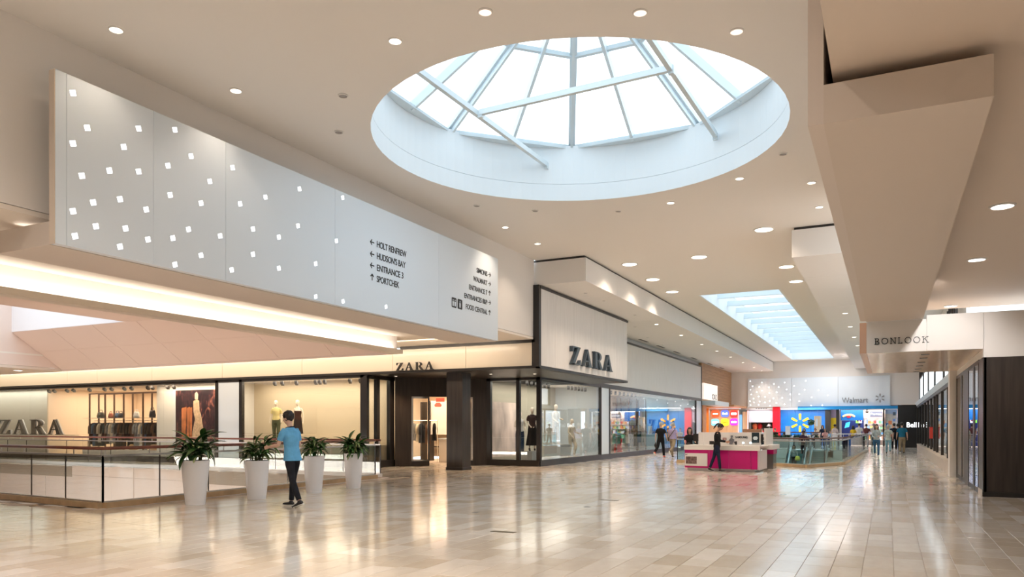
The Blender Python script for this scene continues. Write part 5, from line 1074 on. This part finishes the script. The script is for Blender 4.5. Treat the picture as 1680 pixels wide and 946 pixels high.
MB().rings([(-4.15, 27.36, 1.10, .05, .006), (-4.15, 27.36, 1.16, .085, .006), (-4.15, 27.36, 1.22, .05, .006)], 16).build('display_dial', M['steel'], KS)
kp(-4.0, -3.9, 1.0, 1.30, M['black'], 'display_board', .66, .04)
MB().slab([(-4.75,28.4),(-4.1,28.35),(-4.1,28.45),(-4.75,28.5)], 1.36, 1.47).build('header_board', mat('wood_header', (.30, .16, .09), .5), KS)
MB().slab([(-4.15,28.3),(-3.70,28.25),(-3.70,30.2),(-4.15,30.2)], .74, .90).build('rear_counter_edge', kw, KS)
MB().slab([(-4.18,29.2),(-3.78,29.15),(-3.78,30.1),(-4.18,30.1)], .55, .74).build('rear_panel', mg, KS)
MB().slab([(-4.16,29.25),(-3.80,29.2),(-3.80,30.1),(-4.16,30.1)], .0, .55).build('rear_cabinet', mat('smoke_panel', (.20, .19, .19), .2), KS)
MB().slab([(-3.98,28.2),(-3.92,28.2),(-3.92,30.1),(-3.98,30.1)], .90, 1.50).build('screen_wall', kw, KS)
for i, (x, w_, m_, lb) in enumerate(((-5.62, .16, M['black'], 'tablet on a stand at the left of the kiosk counter'), (-4.78, .06, M['black'], 'small dark phone on a stand left of the smart watches'), (-5.9, .07, M['white'], 'white card beside the tablet on the kiosk'))):
    t = thing('display_device', lb, 'device', (x, 27.2, .905)); MB().bar((x-w_/2, 27.22, .99), (x+w_/2, 27.21, .99), .012, .12).build('screen', m_, t); MB().bar((x, 27.22, .905), (x, 27.24, .98), .03, .02).build('stand', M['metal'], t)
for i, x in enumerate((-4.52, -4.27)):
    t = thing('display_watch', 'glowing round watch on a small stand, '+('left' if i == 0 else 'right')+' one below the brand name on the kiosk', 'watch', (x, 27.1, .905)); MB().rings([(x, 27.12, .905, .025, .025), (x, 27.12, .93, .012, .012), (x, 27.12, .97, .01, .01)], 10).build('stand', M['metal'], t)
    b = MB(); b.plate([(.038*math.cos(q*math.pi/8), .038*math.sin(q*math.pi/8)) for q in range(16)], (x, 27.10, 1.0), (1, 0, 0), (0, 0, 1), (0, 1, 0), .02); b.build('dial', mat('watch_glow', (.7, .95, 1), .4, emis=(.55, .9, 1), es=1.5), t)
b = MB()
for pts in ([(-5.22,.95),(-5.12,.95),(-5.05,1.12),(-5.16,1.2),(-5.24,1.1)], [(-5.18,1.19),(-5.10,1.19),(-5.10,1.27),(-5.18,1.27)], [(-5.07,1.0),(-4.98,.97),(-4.98,1.01),(-5.07,1.08)]): b.plate(pts, (.17, 27.46, -.02), (1, 0, 0), (0, 0, 1), (0, 1, 0), .006)
b.build('ad_silhouette', mat('ad_grey', (.16, .16, .18), .5), KS); kp(-5.30, -5.16, 1.08, 1.17, mat('ad_skin', (.45, .28, .26), .5, noise=.6, nscale=20), 'ad_picture', .60, .01)
t = thing('payment_terminal', 'black terminal and monitor at the left end of the kiosk', 'monitor', (-6.35, 28.1, .905)); box('monitor', M['black'], t, -6.5, 28.2, 1.02, -6.22, 28.24, 1.30); box('stand', M['black'], t, -6.4, 28.2, .905, -6.33, 28.26, 1.03)
MB().bar((-6.62, 27.7, .95), (-6.50, 27.6, .95), .1, .05).build('card_reader', M['black'], t)

# ---------------------------------------------------------------- escalator well
poly = [(-8.3, 33.0), (-4.27, 32.0), (-2.86, 30.75), (-1.7, 33.9), (-1.32, 54.4)]
railing('glass railing around the escalator opening behind the kiosk', poly, 1.4, M['curb'], mat('handrail_dark', (.10, .05, .04), .35), zr=1.10, gm='gt')
wsc = struct('wall_escalator_well'); box('panel', M['white'], wsc, -8.4, 54.6, -5.2, -1.2, 54.7, -.01); box('panel', mat('well_teal', (.45, .62, .62), .5), wsc, -8.4, 33, -5.2, -8.3, 54.6, -.5); box('panel', MATS['well_teal'], wsc, -1.3, 34, -5.2, -1.2, 54.6, -.5)
box('panel', M['white'], wsc, -8.3, 54.52, -.55, -6.2, 54.6, -.02); box('panel', M['white'], wsc, -3.3, 54.52, -.55, -1.3, 54.6, -.02)
lamp('shop_and_fill_light', 'AREA', (-5, 44, -.9), 500, (.95, 1, 1), (0, 0, 0), 4, 12)
stp = mat('escalator_step', (.10, .14, .15), .4, .6); teal = mat('balustrade_green', (.10, .32, .30), .2)
for ei, (xa, xb) in enumerate(((-5.95, -4.95), (-4.60, -3.65))):
    E_ = thing('escalator', ('left escalator carrying two riders' if ei == 0 else 'empty right escalator with dark ribbed steps')+', inside the railed opening', 'escalator', ((xa+xb)/2, 55, 0))
    sl_ = math.tan(R(30)); box('landing_plate', M['metal'], E_, xa-.1, 54.4, -.10, xb+.1, 56, .004)
    for k in range(24):
        y1_ = 54.4-k*.40; z_ = -k*.40*sl_
        so_ = MB().box(xa+.06, y1_-.40, z_-.40*sl_-.03, xb-.06, y1_, z_-.40*sl_).build('step', stp, E_); MB().box(xa+.06, y1_-.02, z_-.40*sl_, xb-.06, y1_, z_-.01).build('riser', mat('riser_teal', (.16, .30, .30), .4, .3), so_)
    for s_ in (xa, xb):
        q0, q1 = (s_, 55.6, 0), (s_, 44.8, -5.6+.0)
        MB().bar((s_, 54.6, .0), (s_, 44.8, -5.65), .10, .45).bar((s_, 56, .05), (s_, 54.5, .05), .10, .12).build('skirt', M['metal'], E_)
        b = MB(); b.add([(s_-.012, 56, .1), (s_-.012, 54.6, .1), (s_-.012, 44.8, -5.5), (s_-.012, 44.8, -4.75), (s_-.012, 54.4, .82), (s_-.012, 56, .90), (s_+.012, 56, .1), (s_+.012, 54.6, .1), (s_+.012, 44.8, -5.5), (s_+.012, 44.8, -4.75), (s_+.012, 54.4, .82), (s_+.012, 56, .90)],
                        [(0,1,4,5),(1,2,3,4),(11,10,7,6),(10,9,8,7),(5,4,10,11),(4,3,9,10)]); b.build('balustrade', M['gt'], E_)
        MB().tube([(s_, 56.1, .1), (s_, 56.35, .5), (s_, 56.1, .92), (s_, 54.4, .86), (s_, 44.8, -4.70)], .045, 10).build('handrail', M['black'], E_, smooth=True)
        MB().tube([(s_-.02, 56.0, .84), (s_-.02, 54.4, .78), (s_-.02, 44.8, -4.78)], .02, 6).build('balustrade_trim', teal, E_)
# pylon, planter counter, boards, barriers
PY = thing('directory_pylon', 'tall beige information pylon standing in the food court', 'sign', (-5.07, 64.7, 0)); box('body', mat('pylon_beige', (.72, .60, .44), .4), PY, -5.30, 64.5, 0, -4.87, 64.9, 2.42); box('screen', M['lampw'], PY, -5.2, 64.48, 1.6, -5.0, 64.5, 2.2) if False else box('screen', M['panel'], PY, -5.20, 64.48, 1.6, -5.02, 64.5, 2.2); box('side', M['steel'], PY, -4.87, 64.55, 0, -4.78, 64.85, 2.40)
PC = thing('planter_counter', 'dark wooden food court counter with planted trough', 'counter', (-6.3, 61.5, 0)); box('top', mat('counter_brown', (.14, .05, .035), .4), PC, -8.0, 61.4, 1.1, -4.6, 61.9, 1.18); box('body', mat('trough_grey', (.35, .36, .36), .5), PC, -8.0, 61.1, 0, -4.6, 61.5, .75)
gr_ = random.Random(9); b = MB()
for i in range(420):
    x, y = gr_.uniform(-7.95, -4.7), gr_.uniform(61.12, 61.45); a = gr_.random()*6.3; hh = gr_.uniform(.12, .36); b.add([(x-.03*math.cos(a), y-.03*math.sin(a), .74), (x+.03*math.cos(a), y+.03*math.sin(a), .74), (x+.06*math.sin(a), y+.06*math.cos(a), .74+hh)], [(0, 1, 2)])
tag(b.build('foliage', LM[1], PC), kind='stuff')
PT = thing('small_tree', 'small round green tree on the counter before the orange logo', 'tree', (-5.25, 61.3, .75)); MB().tube([(-5.25, 61.3, .74), (-5.25, 61.3, 1.75)], .02, 6).build('trunk', stemm, PT)
b = MB()
for i in range(260):
    d = Vector((gr_.gauss(0, 1), gr_.gauss(0, 1), gr_.gauss(0, 1))).normalized()*gr_.uniform(.1, .27); p = Vector((-5.25, 61.3, 1.88))+d; u = Vector((gr_.uniform(-1, 1), gr_.uniform(-1, 1), gr_.uniform(-1, 1))).normalized()*.05; v = d.cross(u).normalized()*.05; b.add([tuple(p-u), tuple(p+v), tuple(p+u), tuple(p-v)], [(0, 1, 2, 3)])
tag(b.build('foliage', LM[0], PT), kind='stuff')
for x0, x1, z0, z1, y, lb in ((-7.05, -6.7, .95, 1.62, 61.0, 'white menu board standing on the food court counter'), (-5.65, -5.2, .45, .98, 60.4, 'low white notice board near the escalator top')): tag(box('notice_board', M['panel'], None, x0, y, z0-.0 if z0 > .9 else 0.0, x1, y+.05, z1), lb, 'board')
QB = thing('queue_barrier', 'long metal queue barrier with posts before the discount store', 'barrier', (-2.2, 58, 0))
for i in range(9): MB().tube([(-3.6+i*.36, 58+i*.25, 0), (-3.6+i*.36, 58+i*.25, 1.05)], .02, 6).build('post', M['metal'], QB)
MB().tube([(-3.6, 58, 1.05), (-.72, 60, 1.05)], .03, 8).build('rail', M['metal'], QB); MB().tube([(-3.6, 58, .55), (-.72, 60, .55)], .015, 6).build('rail', M['metal'], QB)
for i, (x, y) in enumerate(((-3.9, 61.2), (-3.3, 62.0), (-2.9, 61.0))):
    t = thing('cafe_table', ['small table by the yellow panel', 'small table beside the striped top customer', 'small table behind the queue barrier'][i]+' in the food court', 'table', (x, y, 0)); MB().rings([(x, y, .72, .35, .35), (x, y, .75, .35, .35)], 16).build('tabletop', M['white'], t); MB().tube([(x, y, 0), (x, y, .72)], .03, 8).build('leg', M['metal'], t)

# ---------------------------------------------------------------- far shops below the end wall
fs = struct('wall_far_shops')
bw_ = mat('discount_blue', (.004, .12, .42), .35, noise=.12, nscale=3); bb = mat('band_blue', (.01, .24, .60), .4); redm = mat('poppy_red', (.72, .005, .02), .35); yel = mat('panel_yellow', (.85, .62, .02), .4); nvb = mat('deep_blue', (.005, .015, .12), .5); lil = mat('grey_lilac', (.55, .55, .62), .5)
box('red_pillar', redm, fs, -8.80, 67.3, 0, -8.22, 67.9, 3.25)
for i in range(6): box('blue_board', bw_, fs, -8.2+i*.585+.004, 67.6, 0, -8.2+(i+1)*.585-.004, 67.7, 3.0)
box('white_header', M['panel'], fs, -8.2, 67.45, 3.0, -6.77, 67.6, 3.25); box('blue_band', bb, fs, -6.77, 67.0, 2.98, .72, 67.5, 3.25); box('band_end', M['white'], fs, .72, 66.9, 3.0, .9, 67.4, 3.3)
box('post', M['black'], fs, -4.70, 67.4, 0, -4.28, 67.8, 3.0); box('post', M['black'], fs, -3.86, 67.4, 0, -3.62, 67.8, 3.0); box('post', M['black'], fs, -.42, 67.4, 0, -.28, 67.8, 3.0)
box('mauve_panel', mat('mauve', (.35, .28, .40), .4), fs, -4.3, 68.2, 2.3, -3.86, 68.3, 3.0); box('yellow_panel', yel, fs, -4.3, 68.2, 0, -3.86, 68.3, 2.3)
box('blue_pilaster', bw_, fs, .62, 67.3, 0, .76, 67.5, 3.0); box('side_pier', mat('grey_pier', (.20, .21, .25), .5), fs, .78, 66.5, 0, .92, 67.4, 3.2)
DS = thing('logo_sign', 'orange six ray spark logo on the bright blue wall', 'sign', (-6.65, 67.55, 1.96)); spark(DS, mat('spark_orange', (.95, .38, .01), .4), -6.65, 1.90, 67.55, .26, .78, .10, .05)
for x, y, z0, z1, x1, m_, nm in ((-3.62, 69.6, 2.1, 3.0, -1.9, bw_, 'back_panel'), (-3.62, 71, 0, 2.1, -1.9, nvb, 'back_panel'), (-1.9, 70.5, 2.3, 3.0, 1, mat('peach_header', (.80, .62, .55), .5), 'back_panel'), (-1.9, 72, 0, 2.3, 1, mat('shelf_pale', (.72, .62, .60), .6, noise=.3, nscale=3), 'back_panel')): box(nm, m_, fs, x, y, z0, x1, y+.1, z1)
t = thing('arch_sign', 'orange arched snack sign on the blue wall inside the discount store', 'sign', (-2.9, 69.5, 2.5)); b = MB()
for p in arcq(-3.0, 2.2, .62, .45, .50, .30, 35, 145, 12): b.plate(p, (0, 69.5, 0), (1, 0, 0), (0, 0, 1), (0, 1, 0), .05)
b.build('arch', mat('arch_orange', (.95, .50, .18), .4, emis=(1, .5, .2), es=.5), t); MB().ball((-3.0, 69.5, 2.42), .16, .03, .1).build('emblem', redm, t)
t = thing('menu_screen', 'bright green and pink menu screen in the discount store', 'screen', (-2.2, 70, 2)); box('green_half', mat('screen_green', (.3, .8, .1), .4, emis=(.35, .9, .1), es=1), t, -2.48, 70, 1.88, -2.25, 70.05, 2.28); box('white_half', mat('screen_white', (.8, .8, .9), .4, emis=(.8, .9, 1), es=1), t, -2.25, 70, 1.88, -2.02, 70.05, 2.28); MB().ball((-2.32, 69.98, 2.08), .07, .01, .08).ball((-2.13, 69.98, 2.08), .07, .01, .08).build('fruit_print', mat('plum_print', (.4, .02, .1), .5), t)
t = thing('menu_screen', 'tilted light blue screen above the counter in the discount store', 'screen', (-3.1, 70, 1.7)); MB().plate([(-3.35, 1.45), (-3.0, 1.55), (-2.9, 2.0), (-3.25, 1.9)], (0, 70, 0), (1, 0, 0), (0, 0, 1), (0, 1, 0), .04).build('screen', mat('screen_cyan', (.05, .4, .8), .4, emis=(.05, .45, .9), es=1), t)
t = thing('pharmacy_sign', 'dark blue hanging pharmacy sign in the discount store', 'sign', (-1, 70, 2.6)); box('board', mat('sign_slate', (.10, .11, .16), .4), t, -1.40, 70.0, 2.38, -.45, 70.05, 2.84); text('Pharmacy', M['panel'], t, (-1.34, 69.99, 2.55), FACE_Y, .26, .005, width=.85)
t = thing('dome_camera', 'dark dome hanging above the store entrance', 'camera', (-1.6, 69, 2.8)); MB().ball((-1.6, 69, 2.80), .14, .14, .12).build('dome', M['dark'], t); box('mount', M['dark'], t, -1.66, 68.94, 2.88, -1.54, 69.06, 3.0)
cols = [(.8,.3,.1),(.1,.3,.7),(.7,.1,.1),(.8,.7,.2),(.2,.5,.3),(.75,.75,.78),(.85,.4,.3),(.3,.5,.8)]
PKC = {}
cnames = ['orange', 'blue', 'dark red', 'mustard', 'green', 'white', 'coral', 'light blue']
gr_ = random.Random(4); sh_ = thing('merchandise_shelf', 'crowded pale shelves of packaged goods inside the discount store', 'shelf', (-.8, 71.5, 0))
for r_ in range(4): box('board', M['white'], sh_, -1.9, 71.3, .45+r_*.45, .6, 71.8, .48+r_*.45)
for r_ in range(4):
    x = -1.85
    while x < .5:
        w_ = gr_.uniform(.10, .25); h_ = gr_.uniform(.15, .36); ci = gr_.randrange(8)
        pk_ = (r_, ci); PKC[pk_] = PKC.get(pk_, 0)+1
        tag(box('package', mat('package_%d' % ci, cols[ci], .5), None, x, 71.35, .48+r_*.45, x+w_-.02, 71.6, .48+r_*.45+h_), ORD[PKC[pk_]-1]+' '+cnames[ci]+' package from the left on the '+('lowest', 'second', 'third', 'top')[r_]+' shelf inside the discount store', 'package', cnames[ci]+' packages on the '+('lowest', 'second', 'third', 'top')[r_]+' discount store shelf'); x += w_
t = thing('window_poster', 'tall window poster with orange and blue shapes at the right of the entrance', 'poster', (.2, 67.6, 0)); box('print', mat('poster_pale', (.75, .72, .66), .5, noise=.15), t, -.26, 67.6, 0.1, .60, 67.65, 2.95); box('sky_print', mat('poster_sky', (.5, .66, .85), .5), t, -.26, 67.58, 2.6, .6, 67.6, 2.95)
for x, z, w_, h_, c in ((.1, 1.9, .25, .3, (.85, .3, .12)), (-.1, 1.7, .2, .3, (.1, .35, .75)), (.35, 1.6, .22, .35, (.9, .45, .25)), (.05, 1.3, .3, .25, (.1, .45, .7)), (.38, 2.1, .18, .2, (.25, .4, .8)), (.4, 2.6, .2, .25, (.15, .2, .25)), (.2, .9, .3, .3, (.12, .3, .6))): box('print_shape', mat('ps%d' % int(z*10+x*100), c, .5), t, x-w_/2, 67.575, z-h_/2, x+w_/2, 67.58, z+h_/2)
# clothing shop with hats and plants
box('lilac_fascia', lil, fs, -10.8, 67.6, 1.95, -8.82, 67.7, 3.05); box('grey_header', mat('grey_header', (.42, .38, .36), .5), fs, -11.4, 67.35, 3.03, -8.8, 67.55, 3.22)
box('display_back', mat('display_dark', (.045, .05, .03), .6, noise=.8, nscale=2), fs, -10.8, 68.8, 0, -8.82, 68.9, 1.95)
tx = thing('shop_lettering', 'tiny dark shop name on the grey header above the clothing display', 'sign', (-11, 67.3, 3.1)); [box('mark', ink, tx, -10.2+k*.2, 67.34, 3.09, -10.06+k*.2, 67.35, 3.16) for k in range(5)]
for i, (x, c1, lb) in enumerate(((-10.35, (.62, .13, .05), 'mannequin torso in an orange red top'), (-9.95, (.30, .01, .01), 'mannequin torso in a dark red coat'))):
    t = thing('display_torso', lb+' in the far clothing display', 'mannequin', (x, 68.0, 1.2)); MB().rings([(x, 68, 1.1, .16, .12), (x, 68, 1.4, .15, .11), (x, 68, 1.62, .22, .12), (x, 68, 1.78, .18, .10), (x, 68, 1.86, .05, .05)], 14).build('torso', K('torso%d' % i, c1), t, smooth=True); MB().rings([(x, 68, .25, .2, .15), (x, 68, 1.1, .17, .12)], 12).build('skirt', blk, t, smooth=True)
for i, (x, z, c, lb) in enumerate(((-10.6, 1.1, (.6, .55, .6), 'lilac grey'), (-10.25, 1.15, (.62, .45, .28), 'straw'), (-9.75, 1.1, (.4, .02, .02), 'dark red'), (-9.15, 1.6, (.55, .5, .48), 'pale grey'))):
    t = thing('hat', lb+' rounded hat in the far clothing display', 'hat', (x, 67.8, z)); MB().rings([(x, 67.8, z, .22, .22), (x, 67.8, z+.03, .21, .21), (x, 67.8, z+.05, .14, .14), (x, 67.8, z+.18, .12, .12), (x, 67.8, z+.22, .05, .05)], 16).build('crown', K('hat%d' % i, c), t, smooth=True); MB().tube([(x, 67.8, 0), (x, 67.8, z)], .015, 6).build('stand', M['metal'], t)
# phone shop wall with six glowing brand tiles
PSW = struct('wall_phone_shop'); tw = mat('taupe_board', (.50, .40, .31), .5, noise=.1, nscale=3, stretch=(6, 1, .4))
for i in range(5): box('board', tw, PSW, -13.95+i*.50+.004, 66.6, 0, -13.95+(i+1)*.50-.004, 66.7, 3.10)
for i in range(2): box('board', tw, PSW, -11.15+i*.24, 66.6, 0, -10.92+i*.24, 66.7, 2.85)
for x in (-11.50, -10.72): box('led_strip', mat('led_pink', (1, .3, .35), .4, emis=(1, .35, .4), es=1.6), PSW, x-.03, 66.56, .4, x+.03, 66.6, 2.95)
box('blue_poster', mat('poster_blue', (.12, .35, .75), .4, emis=(.15, .4, .85), es=.5), PSW, -11.42, 66.55, 1.1, -11.2, 66.6, 2.6); box('orange_wood', M['orange'], PSW, -15.3, 66.4, 0, -13.97, 66.5, 3.4)
for i, (x, z, c, s_) in enumerate(((-13.42, 2.68, (.9, .06, .02), 'ROGERS'), (-12.62, 2.70, (.05, .12, .75), 'Bell'), (-11.86, 2.68, (.9, .02, .02), 'TELUS'), (-13.45, 1.95, (.12, .55, .85), 'fido'), (-12.62, 1.95, (.95, .85, .02), 'koodo'), (-11.86, 1.98, (.50, .02, .62), 'chatr'))):
    nmc = ['orange red', 'royal blue', 'bright red', 'sky blue', 'yellow', 'purple'][i]
    t = thing('brand_tile', nmc+' glowing rounded tile on the phone shop wall, '+('upper' if z > 2.3 else 'lower')+' row', 'sign', (x, 66.5, z)); q = [(.31*math.copysign(abs(math.cos(a))**.45, math.cos(a)), .29*math.copysign(abs(math.sin(a))**.45, math.sin(a))) for a in [2*math.pi*k/28 for k in range(28)]]
    MB().plate(q, (x, 66.48, z), (1, 0, 0), (0, 0, 1), (0, 1, 0), .1).build('tile_face', mat('tile_'+nmc.replace(' ', '_'), c, .4, emis=c, es=1.3), t)
    if i == 1: text('Bell', M['lampw'], t, (x-.21, 66.47, z-.07), FACE_Y, .2, .004, width=.42, bold=.004)
    elif i == 4: box('mark', ink, t, x-.20, 66.47, z-.02, x+.20, 66.48, z+.03)
    else: box('mark', M['lampw'], t, x-.21, 66.47, z-(.03 if i == 0 else .08), x+.21, 66.48, z+(.03 if i == 0 else .07))
# wood corner wall and sign beyond the store
wc = struct('wall_oak_corner')
for i in range(12): box('plank', mat('oak_plank', (.46, .27, .14), .45, noise=.2, nscale=2, stretch=(1, .4, 6)), wc, -12.45, 55.8, 3.5+i*.23+.004, -12.25, 67.5, 3.73+i*.23-.004)
box('light_box', mat('light_box_glow', (1, .9, .82), .5, emis=(1, .88, .80), es=.55), wc, -12.24, 55.85, 3.6, -12.10, 60.8, 4.78); text('SEPHRA', greyl, wc, (-12.09, 58.4, 3.7), FACE_X, .55, .01, width=1.8) if False else None
text('XXO', greyl, wc, (-12.09, 58.6, 3.65), FACE_X, .62, .01, width=1.9)
box('awning', M['steel'], wc, -12.24, 55.9, 3.15, -11.3, 61.2, 3.47); box('warm_soffit', M['oak'], wc, -14.5, 61.2, 3.15, -10.9, 67.5, 3.3); box('orange_pier', M['orange'], wc, -12.4, 56.0, 0, -12.2, 57.2, 3.15); box('orange_back', M['orange'], wc, -14.5, 62.0, 0, -14.4, 67, 3.15)
for loc, e, c, sx_, sy_ in (((-12.6, 63.8, 3.1), 160, (1, .7, .42), 2.5, 4), ((-9.8, 66.8, 3.18), 45, (1, .95, 1), 1.6, .6), ((-6.4, 65.8, 3.2), 260, (.95, .97, 1), 3.4, 1.5), ((-1.6, 69.5, 2.98), 330, (1, .95, .92), 4.2, 3.5), ((-3, 64, 6.9), 200, (1, .93, .88), 4, 3)):
    lamp('shop_and_fill_light', 'AREA', loc, e, c, (0, 0, 0), sx_, sy_)
box('sheet', M['white'], struct('ceiling_far_shops'), -14.5, 67.7, 3.06, 2.6, 80, 3.14)
box('sheet', M['white'], struct('wall_far_back'), -15.5, 76, 0, 3, 76.2, 3.2)
box('sheet', M['white'], struct('wall_far_side'), -15.5, 56, 0, -15.3, 76, 3.5)
